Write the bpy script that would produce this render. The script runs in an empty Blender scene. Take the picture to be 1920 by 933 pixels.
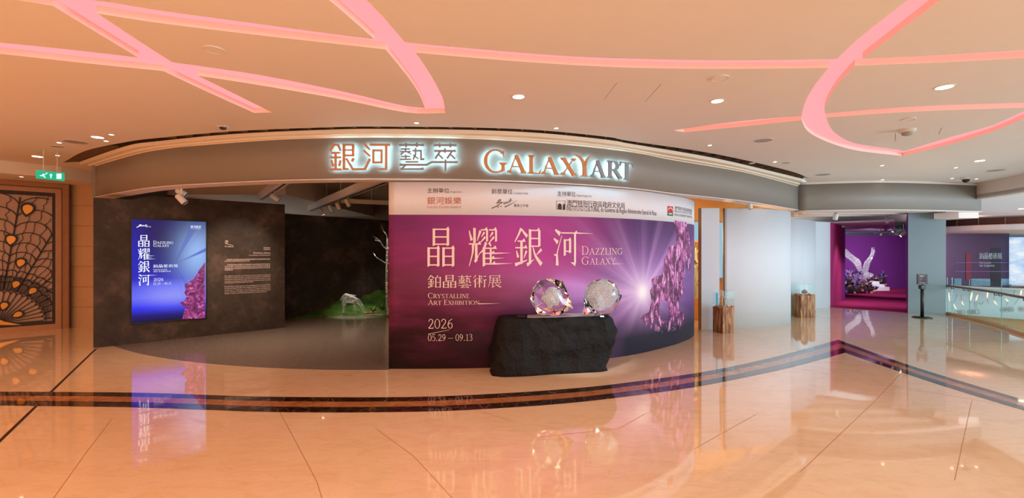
import bpy, bmesh, math, random
from mathutils import Vector, Matrix, noise
from mathutils.geometry import tessellate_polygon
random.seed(7)
SC = bpy.context.scene
COL = SC.collection
PI = math.pi

# ------------------------------------------------------------------ camera, world, lights, exposure
EYE, HOR, FOC, CX = 2.0, 470.0, 850.0, 960.0        # eye height (m); horizon row and focal length of the lens in photograph pixels
cam_d = bpy.data.cameras.new('camera'); cam = bpy.data.objects.new('camera', cam_d); COL.objects.link(cam)
cam.location = (0, 0, EYE); cam.rotation_euler = (PI/2, 0, 0)
cam_d.sensor_width = 36; cam_d.lens = 36*FOC/1920; cam_d.shift_y = (HOR-466.5)/1920; cam_d.clip_end = 200
SC.camera = cam
SC.view_settings.view_transform = 'Standard'; SC.view_settings.look = 'None'
SC.view_settings.exposure = -0.1; SC.view_settings.gamma = 1.0
SC.view_settings.use_curve_mapping = False
SC.cycles.use_denoising = True
SC.cycles.max_bounces = 10; SC.cycles.transparent_max_bounces = 12
SC.cycles.sample_clamp_indirect = 8.0
SC.cycles.caustics_reflective = False; SC.cycles.caustics_refractive = True

world = bpy.data.worlds.new('world'); SC.world = world; world.use_nodes = True
world.node_tree.nodes['Background'].inputs[0].default_value = (0.80, 0.92, 1.0, 1)
world.node_tree.nodes['Background'].inputs[1].default_value = 0.85

def lamp(name, kind, loc, energy, color, target=None, size=1.0, size_y=None, spot=None, blend=0.5):
    d = bpy.data.lights.new(name, kind); d.energy = energy; d.color = color
    if kind == 'AREA':
        d.size = size
        if size_y: d.shape = 'RECTANGLE'; d.size_y = size_y
    elif kind == 'SPOT':
        d.spot_size = spot; d.spot_blend = blend; d.shadow_soft_size = size
    else:
        d.shadow_soft_size = size
    o = bpy.data.objects.new(name, d); COL.objects.link(o); o.location = loc
    if target is not None:
        o.rotation_euler = (Vector(target)-Vector(loc)).to_track_quat('-Z', 'Y').to_euler()
    return o
WARM = (1.0, 0.77, 0.58); WARM2 = (1.0, 0.45, 0.21); NEUT = (0.96, 0.96, 0.94); COOL = (0.70, 0.88, 1.0)
lamp('lobby_ceiling_light', 'AREA', (-10.5, 1.0, 3.9), 480, WARM2, (-10.5, 1.0, 0), 6, 7)
lamp('concourse_ceiling_light', 'AREA', (-1.0, -2.5, 3.9), 1000, WARM, (-0.5, -1.0, 0), 11, 5)
lamp('concourse_cool_light', 'AREA', (8.0, -1.5, 3.9), 400, NEUT, (8.0, -1.0, 0), 4, 5)
lamp('atrium_side_fill', 'AREA', (19.0, 2.0, 2.3), 2350, COOL, (7.0, 10.0, 2.2), 9, 6)  # unseen upright panel added for the cool atrium daylight
lamp('atrium_far_light', 'AREA', (26.0, 15.0, 3.3), 520, COOL, (25.0, 23.0, 0.5), 8, 3)

# ------------------------------------------------------------------ measuring helpers: a seen point of the photograph to its place in metres
def fl(px, py):
    Y = FOC*EYE/(py-HOR); return ((px-CX)/FOC*Y, Y)
ZC = 4.0
def ce(px, py, z=ZC):
    Y = FOC*(z-EYE)/(HOR-py); return ((px-CX)/FOC*Y, Y)
def at(px, py, Y):
    return Vector(((px-CX)/FOC*Y, Y, EYE+(HOR-py)/FOC*Y))

def catmull(pts, n=8):
    P = [Vector(p) for p in pts]
    if len(P) < 3: return P
    P = [2*P[0]-P[1]] + P + [2*P[-1]-P[-2]]
    out = []
    for i in range(1, len(P)-2):
        for k in range(n):
            t = k/n; a, b, c, d = P[i-1], P[i], P[i+1], P[i+2]
            out.append(0.5*((2*b)+(c-a)*t+(2*a-5*b+4*c-d)*t*t+(3*b-a-3*c+d)*t**3))
    out.append(P[-2]); return out

class Path:
    """a vertical wall face that follows a line in plan"""
    def __init__(s, pts, n=8, side=None):
        s.p = [Vector((p[0], p[1])) for p in (catmull([(a[0], a[1], 0) for a in pts], n) if n > 1 else pts)]
        s.s = [0.0]
        for a, b in zip(s.p, s.p[1:]): s.s.append(s.s[-1]+(b-a).length)
        s.L = s.s[-1]
        s.n = []
        for i in range(len(s.p)):
            a = s.p[max(0, i-1)]; b = s.p[min(len(s.p)-1, i+1)]
            t = (b-a).normalized(); s.n.append(Vector((t.y, -t.x)))
    def pt(s, q, off=0.0):
        q = min(max(q, 0), s.L-1e-6)
        for i in range(len(s.p)-1):
            if s.s[i+1] >= q: break
        t = (q-s.s[i])/max(1e-9, s.s[i+1]-s.s[i])
        p = s.p[i].lerp(s.p[i+1], t); n = s.n[i].lerp(s.n[i+1], t).normalized()
        return p+n*off
    def p3(s, q, z, off=0.0):
        p = s.pt(q, off); return Vector((p.x, p.y, z))
    def hit(s, px, py):
        k = (px-CX)/FOC
        for i in range(len(s.p)-1):
            a = s.p[i].x-k*s.p[i].y; b = s.p[i+1].x-k*s.p[i+1].y
            if a*b <= 0 and a != b:
                t = a/(a-b); p = s.p[i].lerp(s.p[i+1], t)
                return (s.s[i]+t*(s.s[i+1]-s.s[i]), EYE+(HOR-py)/FOC*p.y)
        e = 0 if abs(s.p[0].x/s.p[0].y-k) < abs(s.p[-1].x/s.p[-1].y-k) else -1
        return (s.s[e], EYE+(HOR-py)/FOC*s.p[e].y)
    def offset(s, d):
        return [(p+n*d) for p, n in zip(s.p, s.n)]

# ------------------------------------------------------------------ materials
def lin(c): return tuple(((x/255)/12.92 if x/255 <= .04045 else ((x/255+.055)/1.055)**2.4) for x in c)
class G:
    """small node graph writer"""
    def __init__(s, name):
        s.m = bpy.data.materials.new(name); s.m.use_nodes = True; s.t = s.m.node_tree
        s.b = s.t.nodes['Principled BSDF']; s.out = s.t.nodes['Material Output']
    def n(s, kind, **kw):
        x = s.t.nodes.new(kind)
        for k, v in kw.items(): setattr(x, k, v)
        return x
    def lk(s, a, b): s.t.links.new(a, b)
    def put(s, inp, v):
        if hasattr(v, 'is_linked') or isinstance(v, bpy.types.NodeSocket): s.lk(v, inp)
        elif isinstance(v, (tuple, list)) and len(v) == 3 and inp.type == 'RGBA': inp.default_value = (*v, 1)
        else: inp.default_value = v
    def math(s, op, a, b=0.0, c=0.0, clamp=False):
        x = s.n('ShaderNodeMath', operation=op, use_clamp=clamp)
        s.put(x.inputs[0], a); s.put(x.inputs[1], b); s.put(x.inputs[2], c); return x.outputs[0]
    def mix(s, f, a, b, mode='MIX'):
        x = s.n('ShaderNodeMix', data_type='RGBA', blend_type=mode); x.clamp_factor = True
        s.put(x.inputs[0], f); s.put(x.inputs[6], a); s.put(x.inputs[7], b); return x.outputs[2]
    def coord(s, which='Object'):
        return s.n('ShaderNodeTexCoord').outputs[which]
    def pos(s): return s.n('ShaderNodeNewGeometry').outputs['Position']
    def map(s, v, scale=(1, 1, 1), rot=(0, 0, 0), loc=(0, 0, 0)):
        x = s.n('ShaderNodeMapping'); s.lk(v, x.inputs[0])
        x.inputs[1].default_value = loc; x.inputs[2].default_value = rot; x.inputs[3].default_value = scale; return x.outputs[0]
    def noise(s, v, scale=5, detail=4, rough=.55, dist=0.0):
        x = s.n('ShaderNodeTexNoise'); s.lk(v, x.inputs['Vector'])
        x.inputs['Scale'].default_value = scale; x.inputs['Detail'].default_value = detail
        x.inputs['Roughness'].default_value = rough; x.inputs['Distortion'].default_value = dist; return x.outputs[0]
    def voro(s, v, scale=5, feature='F1', out=0):
        x = s.n('ShaderNodeTexVoronoi', feature=feature); s.lk(v, x.inputs['Vector']); x.inputs['Scale'].default_value = scale
        return x.outputs[out]
    def ramp(s, f, stops):
        x = s.n('ShaderNodeValToRGB'); s.put(x.inputs[0], f); e = x.color_ramp.elements
        while len(e) < len(stops): e.new(0.5)
        for i, (p, c) in enumerate(stops): e[i].position = p; e[i].color = (*c, 1)
        return x.outputs[0]
    def sep(s, v):
        x = s.n('ShaderNodeSeparateXYZ'); s.lk(v, x.inputs[0]); return x.outputs
    def comb(s, a, b, c=0.0):
        x = s.n('ShaderNodeCombineXYZ'); s.put(x.inputs[0], a); s.put(x.inputs[1], b); s.put(x.inputs[2], c); return x.outputs[0]
    def bump(s, h, strength=.2, dist=.02):
        x = s.n('ShaderNodeBump'); s.lk(h, x.inputs['Height']); x.inputs['Strength'].default_value = strength
        x.inputs['Distance'].default_value = dist; s.lk(x.outputs[0], s.b.inputs['Normal'])
    def gauss(s, x, y, cx, cy, rx, ry, rot=0.0):
        dx = s.math('SUBTRACT', x, cx); dy = s.math('SUBTRACT', y, cy)
        c, n = math.cos(rot), math.sin(rot)
        ex = s.math('ADD', s.math('MULTIPLY', dx, c/rx), s.math('MULTIPLY', dy, n/rx))
        ey = s.math('ADD', s.math('MULTIPLY', dx, -n/ry), s.math('MULTIPLY', dy, c/ry))
        r2 = s.math('ADD', s.math('MULTIPLY', ex, ex), s.math('MULTIPLY', ey, ey))
        return s.math('POWER', 2.71828, s.math('MULTIPLY', r2, -1.0))
    def set(s, **kw):
        for k, v in kw.items():
            s.put(s.b.inputs[k.replace('_', ' ')], v)
        return s.m

def mat(name, col, rough=.6, metal=0.0, var=.06, scale=6, bump=0.0, spec=.5, bscale=None, **kw):
    g = G(name); c = lin(col); p = g.pos()
    f = g.noise(p, scale, 4)
    a = tuple(max(0, x*(1-var*2)) for x in c); b = tuple(min(1, x*(1+var*2)) for x in c)
    g.put(g.b.inputs['Base Color'], g.mix(f, a, b))
    g.set(Roughness=rough, Metallic=metal); g.b.inputs['Specular IOR Level'].default_value = spec
    if bump: g.bump(g.noise(p, bscale or scale*4, 5), bump, .02)
    for k, v in kw.items(): g.put(g.b.inputs[k.replace('_', ' ')], v)
    return g.m
def emis(name, col, strength, base=(20, 20, 20)):
    g = G(name); g.set(Base_Color=lin(base), Emission_Color=lin(col), Emission_Strength=strength, Roughness=.6); return g.m
def glass(name, col=(255, 255, 255), rough=0.0, ior=1.45, bumpy=0):
    g = G(name); g.set(Base_Color=lin(col), Roughness=rough, IOR=ior, Transmission_Weight=1.0)
    if bumpy: g.bump(g.noise(g.pos(), bumpy, 3), .5, .02)
    return g.m
def pane(name, tint=(250, 253, 253), base=.012):
    g = G(name); tr = g.n('ShaderNodeBsdfTransparent'); tr.inputs[0].default_value = (*lin(tint), 1)
    gl = g.n('ShaderNodeBsdfGlossy'); gl.inputs['Roughness'].default_value = 0.01
    lw = g.n('ShaderNodeLayerWeight'); lw.inputs[0].default_value = .5
    mx = g.n('ShaderNodeMixShader'); g.put(mx.inputs[0], g.math('ADD', g.math('MULTIPLY', g.math('POWER', lw.outputs['Facing'], 4.0), .3), base*.5))
    g.lk(tr.outputs[0], mx.inputs[1]); g.lk(gl.outputs[0], mx.inputs[2]); g.lk(mx.outputs[0], g.out.inputs[0]); return g.m
def rim_glass(name, lo, hi, power, col=(.92, .96, 1.0), sparkle=0.0, sc=30):
    """thin blown glass: clear in the middle, its edge highlights painted pale by facing angle"""
    g = G(name); tr = g.n('ShaderNodeBsdfTransparent'); tr.inputs[0].default_value = (.96, .98, .97, 1)
    g.set(Base_Color=col, Roughness=.08, Metallic=.35); g.b.inputs['Specular IOR Level'].default_value = 1.0
    lw = g.n('ShaderNodeLayerWeight'); lw.inputs[0].default_value = .5
    f = g.math('ADD', g.math('MULTIPLY', g.math('POWER', lw.outputs['Facing'], power), hi-lo), lo)
    if sparkle: f = g.math('ADD', f, g.math('MULTIPLY', g.math('GREATER_THAN', g.noise(g.pos(), sc, 2), .58), sparkle), 0.0, True)  # opaque pale specks painted in as glints
    mx = g.n('ShaderNodeMixShader'); g.put(mx.inputs[0], f); g.lk(tr.outputs[0], mx.inputs[1]); g.lk(g.b.outputs[0], mx.inputs[2]); g.lk(mx.outputs[0], g.out.inputs[0]); return g.m

M = {}
M['ceiling'] = mat('ceiling plaster', (236, 226, 214), .8, var=.01, scale=2)
M['cornice'] = mat('cornice plaster', (238, 226, 206), .6, var=.01)
M['fascia'] = mat('grey fascia paint', (138, 132, 124), .55, var=.02, scale=2)
M['soffit'] = mat('soffit paint', (228, 214, 206), .7, var=.01)
M['white'] = mat('white wall paint', (212, 219, 228), .75, var=.01, scale=1.5)
M['greywall'] = mat('blue grey wall paint', (132, 148, 156), .7, var=.03, scale=1.5)
M['black_plaster'] = None
g = G('dark mottled plaster'); p = g.pos()
f = g.noise(p, 1.6, 6, .62); f2 = g.noise(p, 9, 4, .6)
k = g.math('ADD', g.math('MULTIPLY', f, .75), g.math('MULTIPLY', f2, .25))
g.set(Base_Color=g.ramp(k, [(.36, lin((46, 38, 34))), (.52, lin((64, 53, 46))), (.68, lin((98, 82, 72)))]), Roughness=.75)
g.bump(f2, .15, .01); M['black_plaster'] = g.m
g = G('cream polished marble'); p = g.pos()
tile = g.noise(g.map(p, (.33, .22, 1), (0, 0, .6)), 1.1, 2)
vein = g.noise(g.map(p, (1, 2.6, 1), (0, 0, .5)), 2.3, 8, .68, 1.2)
speck = g.voro(g.map(p, (2, 5, 1), (0, 0, .4)), 3.5, 'DISTANCE_TO_EDGE')
c0 = g.mix(tile, lin((240, 206, 166)), lin((247, 220, 184)))
c1 = g.mix(g.math('MULTIPLY', g.math('SUBTRACT', vein, .46, clamp=True), 2.2, clamp=True), c0, lin((226, 184, 142)))
c2 = g.mix(g.math('MULTIPLY', g.math('LESS_THAN', speck, .012), .14), c1, lin((170, 120, 90)))
g.set(Base_Color=c2, Roughness=.045, Coat_Weight=.5, Coat_Roughness=.02, Coat_IOR=1.6); g.b.inputs['Specular IOR Level'].default_value = .75
g.bump(g.noise(p, .9, 2), .03, .05); M['marble'] = g.m
def brown_marble(name, a, b, c, sc):
    g = G(name); p = g.pos(); v = g.noise(p, sc, 8, .7, 1.5); e = g.voro(g.map(p, (1, 1, 1), (0, 0, .3)), sc*.9, 'DISTANCE_TO_EDGE')
    col = g.ramp(v, [(.3, lin(a)), (.55, lin(b)), (.75, lin(c))])
    col = g.mix(g.math('MULTIPLY', g.math('LESS_THAN', e, .022), .28), col, lin((190, 140, 100)))
    g.set(Base_Color=col, Roughness=.06, Coat_Weight=.5, Coat_Roughness=.02); g.b.inputs['Specular IOR Level'].default_value = .7
    return g.m
M['border_dark'] = brown_marble('dark brown marble', (26, 14, 10), (52, 30, 20), (98, 62, 40), 6)
M['border_mid'] = brown_marble('mid brown marble', (150, 92, 52), (186, 124, 76), (210, 156, 110), 3)
M['joint'] = mat('floor joint', (176, 130, 92), .3)
M['joint_dark'] = mat('dark floor joint', (40, 26, 18), .4)
g = G('grey terrazzo'); p = g.pos(); v = g.noise(p, 60, 2, .6); w = g.noise(p, .8, 3)
g.set(Base_Color=g.mix(g.math('MULTIPLY', w, .5), g.ramp(v, [(.3, lin((96, 84, 74))), (.5, lin((128, 116, 106))), (.7, lin((172, 160, 148)))]), lin((122, 108, 98))), Roughness=.16)
g.bump(g.noise(p, 1.2, 2), .03, .04); M['terrazzo'] = g.m
g = G('beige stone wall'); p = g.pos(); v = g.noise(p, 3, 6, .6)
g.set(Base_Color=g.mix(v, lin((196, 160, 124)), lin((214, 182, 148))), Roughness=.3); M['stone'] = g.m
M['stone_joint'] = mat('stone joint', (120, 84, 58), .6)
M['pink_light'] = emis('pink cove light', (255, 124, 128), 2.0, (70, 40, 40))
M['cove_wall'] = M['ceiling']
M['lamp'] = emis('warm lamp disc', (255, 232, 196), 14)
M['lamp_small'] = emis('small warm lamp disc', (255, 236, 206), 8)
M['metal_white'] = mat('white painted metal', (225, 220, 214), .45, var=.01)
M['metal_black'] = mat('black metal', (18, 18, 20), .4, var=.02)
M['metal_grey'] = mat('grey speaker mesh', (165, 158, 152), .6, var=.03, scale=60)
M['void'] = mat('dark void', (50, 36, 24), .9)
M['grille'] = mat('brown grille metal', (112, 84, 58), .6)
M['bronze'] = mat('bronze letter metal', (204, 140, 88), .4, 0.0, var=.03)
M['silver'] = mat('silver letter metal', (138, 140, 148), .4, 0.0, var=.02)
M['halo'] = emis('cyan white letter backlight', (172, 234, 255), 28.0)
M['print_cream'] = mat('cream print', (244, 226, 220), .7, var=.005)
M['print_dark'] = mat('dark print', (58, 44, 46), .7, var=.01)
M['print_copper'] = mat('copper print', (186, 92, 40), .6, var=.02)
M['print_red'] = mat('red print', (200, 40, 48), .7, var=.01)
M['print_green'] = mat('green print', (30, 120, 80), .7, var=.01)
M['print_white'] = mat('white print', (246, 246, 246), .7, var=.005)
M['mural_white'] = mat('mural header white', (226, 228, 236), .7, var=.005)
M['glow_white'] = emis('glowing white type', (240, 246, 255), 1.3)
M['rock'] = None
g = G('black hewn rock'); p = g.pos(); a = g.noise(p, 2.2, 8, .62, .6); b_ = g.voro(g.map(p, (1, 1, .7), (.3, .2, 0)), 4.5); c_ = g.noise(p, 24, 4, .6)
g.set(Base_Color=g.ramp(a, [(.3, lin((6, 6, 6))), (.6, lin((15, 14, 15))), (.8, lin((34, 33, 33)))]), Roughness=.6); g.b.inputs['Specular IOR Level'].default_value = .3
g.bump(g.math('ADD', g.math('ADD', g.math('MULTIPLY', a, 1.2), g.math('MULTIPLY', b_, .5)), g.math('MULTIPLY', c_, .12)), 1.0, .10); M['rock'] = g.m
M['crystal'] = glass('clear crystal', (250, 252, 255), 0.0, 1.5)
M['crystal_thin'] = rim_glass('clear thin crystal', .06, 1.0, 1.7, (.96, 1, .98), .30, 9)
M['branch_glass'] = rim_glass('crystal branch', .16, .8, 1.6, (.96, .95, .94), .6, 16)
M['feather_glass'] = rim_glass('crystal feather', .22, .8, 1.5, (.9, .88, .96), .75, 26)
g = G('frosted inclusion'); p = g.pos(); f = g.noise(p, 70, 3, .7)
tr = g.n('ShaderNodeBsdfTransparent'); mx = g.n('ShaderNodeMixShader')
g.set(Base_Color=(.85, .92, 1.0), Roughness=.5)
g.put(mx.inputs[0], g.math('MULTIPLY', g.math('SUBTRACT', f, .30, clamp=True), 5.0, clamp=True)); g.lk(tr.outputs[0], mx.inputs[1]); g.lk(g.b.outputs[0], mx.inputs[2]); g.lk(mx.outputs[0], g.out.inputs[0]); M['frost'] = g.m
M['led'] = emis('small white led', (226, 240, 255), 22)
g = G('block wood'); p = g.coord(); w = g.noise(g.map(p, (4, 4, .5)), 3.2, 6, .6, 1.2)
g.set(Base_Color=g.ramp(w, [(.3, lin((84, 48, 28))), (.48, lin((142, 94, 58))), (.66, lin((204, 158, 112)))]), Roughness=.5); g.b.inputs['Specular IOR Level'].default_value = .25; M['wood'] = g.m
M['wood_rim'] = mat('pale live edge', (226, 190, 148), .6, var=.1, scale=30)
M['wood_strip'] = mat('brown jamb', (150, 104, 62), .5)
M['pane'] = pane('display glass')
M['pane_green'] = pane('balustrade glass', (240, 249, 246), .03)
M['glass_edge'] = mat('green glass edge', (110, 170, 160), .2)
g = G('moss'); p = g.pos(); a = g.noise(p, 3, 6, .65); b_ = g.noise(p, 40, 4, .7)
g.set(Base_Color=g.ramp(g.math('ADD', g.math('MULTIPLY', a, .6), g.math('MULTIPLY', b_, .4)), [(.35, lin((28, 52, 16))), (.5, lin((70, 116, 34))), (.7, lin((128, 160, 62)))]), Roughness=.9)
g.bump(b_, 1.0, .05); M['moss'] = g.m
M['leaf'] = mat('green leaf', (70, 120, 44), .6, var=.2, scale=20)
M['purple'] = mat('purple wall paint', (122, 46, 140), .8, var=.02, scale=1)
M['magenta'] = mat('magenta wall paint', (176, 40, 112), .8, var=.02, scale=1)
M['pink_carpet'] = mat('pink carpet', (158, 44, 96), .95, var=.05, scale=80, spec=.1)
M['lilac_ceiling'] = mat('niche ceiling paint', (196, 176, 204), .8, var=.02)
M['step'] = mat('white steps', (226, 226, 232), .6, var=.01)
M['flower_purple'] = mat('purple blossom', (146, 116, 186), .8, var=.2, scale=30)
M['flower_orange'] = mat('orange blossom', (214, 134, 90), .8, var=.2, scale=30)
M['flower_dark'] = mat('dark foliage', (62, 46, 56), .9, var=.3, scale=25)
M['flower_pale'] = mat('pale blossom', (196, 180, 176), .8, var=.1, scale=30)
g = G('sparkling crystal feathers'); p = g.pos()
gl = g.n('ShaderNodeBsdfGlass'); gl.inputs['IOR'].default_value = 1.4; gl.inputs['Roughness'].default_value = .05
g.set(Base_Color=(.88, .86, .92), Roughness=.12, Metallic=.25)
mx = g.n('ShaderNodeMixShader'); mx.inputs[0].default_value = .6; g.lk(gl.outputs[0], mx.inputs[1]); g.lk(g.b.outputs[0], mx.inputs[2]); g.lk(mx.outputs[0], g.out.inputs[0]); M['sparkle'] = g.m
M['gold_curb'] = mat('golden stone curb', (196, 150, 98), .25, var=.08, scale=8)
M['rail_wood'] = mat('dark wood handrail', (108, 66, 42), .3, var=.1, scale=12)
M['steel'] = mat('brushed steel', (170, 168, 160), .3, .8, var=.02)
M['copper'] = mat('copper drum cladding', (150, 96, 78), .35, .3, var=.12, scale=10)
M['parapet'] = mat('pale parapet panel', (214, 224, 220), .6, var=.02)
M['parapet_lamp'] = emis('peach leaf lamp', (255, 208, 186), 2.2)
M['dk'] = mat('dark brown lattice', (42, 22, 12), .5, var=.05)
M['frost_panel'] = mat('frosted beige panel', (196, 162, 142), .45, var=.05, scale=2)
M['frame_wood'] = mat('carved beige frame', (176, 132, 92), .5, var=.12, scale=40, bump=.8, bscale=40)
M['frame_flat'] = mat('smooth beige frame', (190, 142, 98), .4, var=.05)
M['frame_red'] = mat('red brown fillet', (98, 42, 24), .5)
M['gold'] = mat('gold eye enamel', (224, 150, 40), .3, .3, var=.08, scale=30)
M['exit_green'] = emis('exit green', (0, 200, 150), .85)
M['exit_white'] = emis('exit white', (235, 255, 245), 1.2)
M['amber'] = mat('amber wall', (226, 160, 84), .6, var=.04)
M['amber_crystal'] = mat('amber crystal', (246, 216, 168), .12, .0, var=.2, scale=30)
M['sky_panel'] = emis('pale blue display panel', (170, 216, 240), .8)
M['reflection_glow'] = emis('painted blue reflection', (70, 170, 205), .7)  # glow colour of a painted screen reflection, no display there
M['shroom'] = mat('red brown cap', (130, 62, 40), .4, var=.1, scale=40)

# ------------------------------------------------------------------ mesh builder and object makers
class MB:
    def __init__(s): s.v = []; s.f = []; s.m = []; s.uv = None
    def add(s, vs, fs, m=0, uv=None):
        o = len(s.v); s.v += [Vector(v) for v in vs]; s.f += [tuple(i+o for i in f) for f in fs]; s.m += [m]*len(fs)
        if uv is not None:
            if s.uv is None: s.uv = [(0, 0)]*o
            s.uv += list(uv)
        elif s.uv is not None: s.uv += [(0, 0)]*len(vs)
        return s
    def box(s, a, b, m=0, rz=0.0, c=None):
        x0, y0, z0 = a; x1, y1, z1 = b
        vs = [Vector(p) for p in ((x0, y0, z0), (x1, y0, z0), (x1, y1, z0), (x0, y1, z0), (x0, y0, z1), (x1, y0, z1), (x1, y1, z1), (x0, y1, z1))]
        if rz:
            R = Matrix.Rotation(rz, 3, 'Z'); vs = [R @ v for v in vs]
        if c is not None: vs = [v+Vector(c) for v in vs]
        return s.add(vs, [(0, 3, 2, 1), (4, 5, 6, 7), (0, 1, 5, 4), (1, 2, 6, 5), (2, 3, 7, 6), (3, 0, 4, 7)], m)
    def prism(s, poly, z0, z1, m=0, f=None):
        """plan polygon between two heights; f maps (x, y, z) to a place"""
        f = f or (lambda x, y, z: Vector((x, y, z))); n = len(poly)
        tris = tessellate_polygon([[Vector((p[0], p[1], 0)) for p in poly]])
        vs = [f(p[0], p[1], z0) for p in poly]+[f(p[0], p[1], z1) for p in poly]
        fs = [tuple(reversed(t)) for t in tris]+[tuple(i+n for i in t) for t in tris]+[(i, (i+1) % n, (i+1) % n+n, i+n) for i in range(n)]
        return s.add(vs, fs, m)
    def tube(s, pts, r, n=8, m=0, cap=True):
        pts = [Vector(p) for p in pts]; rs = r if isinstance(r, (list, tuple)) else [r]*len(pts)
        vs = []; up = Vector((0, 0, 1))
        for i, p in enumerate(pts):
            t = (pts[min(i+1, len(pts)-1)]-pts[max(i-1, 0)]).normalized()
            a = t.cross(up if abs(t.z) < .95 else Vector((1, 0, 0))).normalized(); b = a.cross(t).normalized()
            for k in range(n):
                w = 2*PI*k/n; vs.append(p+(a*math.cos(w)+b*math.sin(w))*rs[i])
        fs = [(i*n+k, i*n+(k+1) % n, (i+1)*n+(k+1) % n, (i+1)*n+k) for i in range(len(pts)-1) for k in range(n)]
        if cap: fs += [tuple(reversed(range(n))), tuple(range((len(pts)-1)*n, len(pts)*n))]
        return s.add(vs, fs, m)
    def lathe(s, prof, c=(0, 0, 0), n=24, m=0, R=None):
        c = Vector(c); vs = []
        for r, z in prof:
            for k in range(n):
                w = 2*PI*k/n; v = Vector((r*math.cos(w), r*math.sin(w), z)); vs.append((R @ v if R else v)+c)
        fs = [(i*n+k, i*n+(k+1) % n, (i+1)*n+(k+1) % n, (i+1)*n+k) for i in range(len(prof)-1) for k in range(n)]
        fs += [tuple(reversed(range(n))), tuple(range((len(prof)-1)*n, len(prof)*n))]
        return s.add(vs, fs, m)
    def wall(s, path, z0, z1, thick, m=0, off=0.0, uvm=None, top=None):
        """a wall standing along a plan path, face towards the viewer, thickness behind"""
        N = len(path.p); A = path.offset(off); B = path.offset(off-thick)
        zt = [top(q) if top else z1 for q in path.s]
        vs = [(a.x, a.y, z0) for a in A]+[(a.x, a.y, zt[i]) for i, a in enumerate(A)]+[(b.x, b.y, z0) for b in B]+[(b.x, b.y, zt[i]) for i, b in enumerate(B)]
        fs = []
        for i in range(N-1):
            fs += [(i, i+1, N+i+1, N+i), (2*N+i+1, 2*N+i, 3*N+i, 3*N+i+1), (N+i, N+i+1, 3*N+i+1, 3*N+i), (i+1, i, 2*N+i, 2*N+i+1)]
        fs += [(0, N, 3*N, 2*N), (N-1, 3*N-1, 4*N-1, 2*N-1)]
        uv = [(q, z0) for q in path.s]+[(q, zt[i]) for i, q in enumerate(path.s)]
        return s.add(vs, fs, m, (uv+uv) if uvm else None)

WLOC = {}
def obj(name, mb, mats, parent=None, smooth=False, loc=None, bevel=0.0, sub=0):
    base = WLOC[parent.name] if parent is not None else Vector(loc) if loc is not None else Vector((0, 0, 0))
    me = bpy.data.meshes.new(name); me.from_pydata([tuple(v-base) for v in mb.v], [], mb.f)
    for x in (mats if isinstance(mats, (list, tuple)) else [mats]): me.materials.append(M[x] if isinstance(x, str) else x)
    for p, i in zip(me.polygons, mb.m): p.material_index = i; p.use_smooth = smooth
    if mb.uv:
        u = me.uv_layers.new(name='UVMap')
        for l in me.loops: u.data[l.index].uv = mb.uv[l.vertex_index]
    me.validate(); me.update()
    o = bpy.data.objects.new(name, me); COL.objects.link(o)
    if parent is not None: o.parent = parent
    else: o.location = base
    WLOC[o.name] = base
    if bevel:
        b = o.modifiers.new('edge', 'BEVEL'); b.width = bevel; b.segments = 2; b.limit_method = 'ANGLE'
    if sub:
        b = o.modifiers.new('sub', 'SUBSURF'); b.levels = b.render_levels = sub
    return o
def tag(o, label=None, cat=None, group=None, kind=None):
    if label: o['label'] = label
    if cat: o['category'] = cat
    if group: o['group'] = group
    if kind: o['kind'] = kind
    return o
def thing(name, loc, label, cat, group=None):
    o = bpy.data.objects.new(name, None); COL.objects.link(o); o.location = loc; o.empty_display_size = .1
    WLOC[o.name] = Vector(loc); return tag(o, label, cat, group, 'thing')
def struct(name, mb, mats, label=None, smooth=False):
    o = obj(name, mb, mats, None, smooth); tag(o, label or name.replace('_', ' '), None, None, 'structure'); return o
def dup(root, loc, label=None, group=None, rz=None):
    def cp(o, par):
        c = o.copy(); COL.objects.link(c)
        if par is not None: c.parent = par
        for ch in [x for x in kids.get(o.name, [])]: cp(ch, c)
        return c
    kids = {}
    for x in COL.objects:
        if x.parent: kids.setdefault(x.parent.name, []).append(x)
    r = cp(root, None); r.location = loc
    if rz is not None: r.rotation_euler = (0, 0, rz)
    WLOC[r.name] = Vector(loc)
    if label: r['label'] = label
    if group: r['group'] = group
    return r
def skin(name, verts, edges, radii, mats, parent, sub=2, root=0):
    base = WLOC[parent.name]; me = bpy.data.meshes.new(name); me.from_pydata([tuple(Vector(v)-base) for v in verts], edges, [])
    o = bpy.data.objects.new(name, me); COL.objects.link(o)
    s = o.modifiers.new('skin', 'SKIN'); me.skin_vertices.new() if not me.skin_vertices else None
    for i, r in enumerate(radii): me.skin_vertices[0].data[i].radius = (r, r)
    me.skin_vertices[0].data[root].use_root = True
    u = o.modifiers.new('sub', 'SUBSURF'); u.levels = u.render_levels = sub
    dg = bpy.context.evaluated_depsgraph_get(); m2 = bpy.data.meshes.new_from_object(o.evaluated_get(dg))
    o.modifiers.clear(); o.data = m2; m2.name = name; m2.materials.clear(); m2.materials.append(M[mats])
    for p in m2.polygons: p.use_smooth = True
    o.parent = parent; WLOC[o.name] = base; return o

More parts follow.
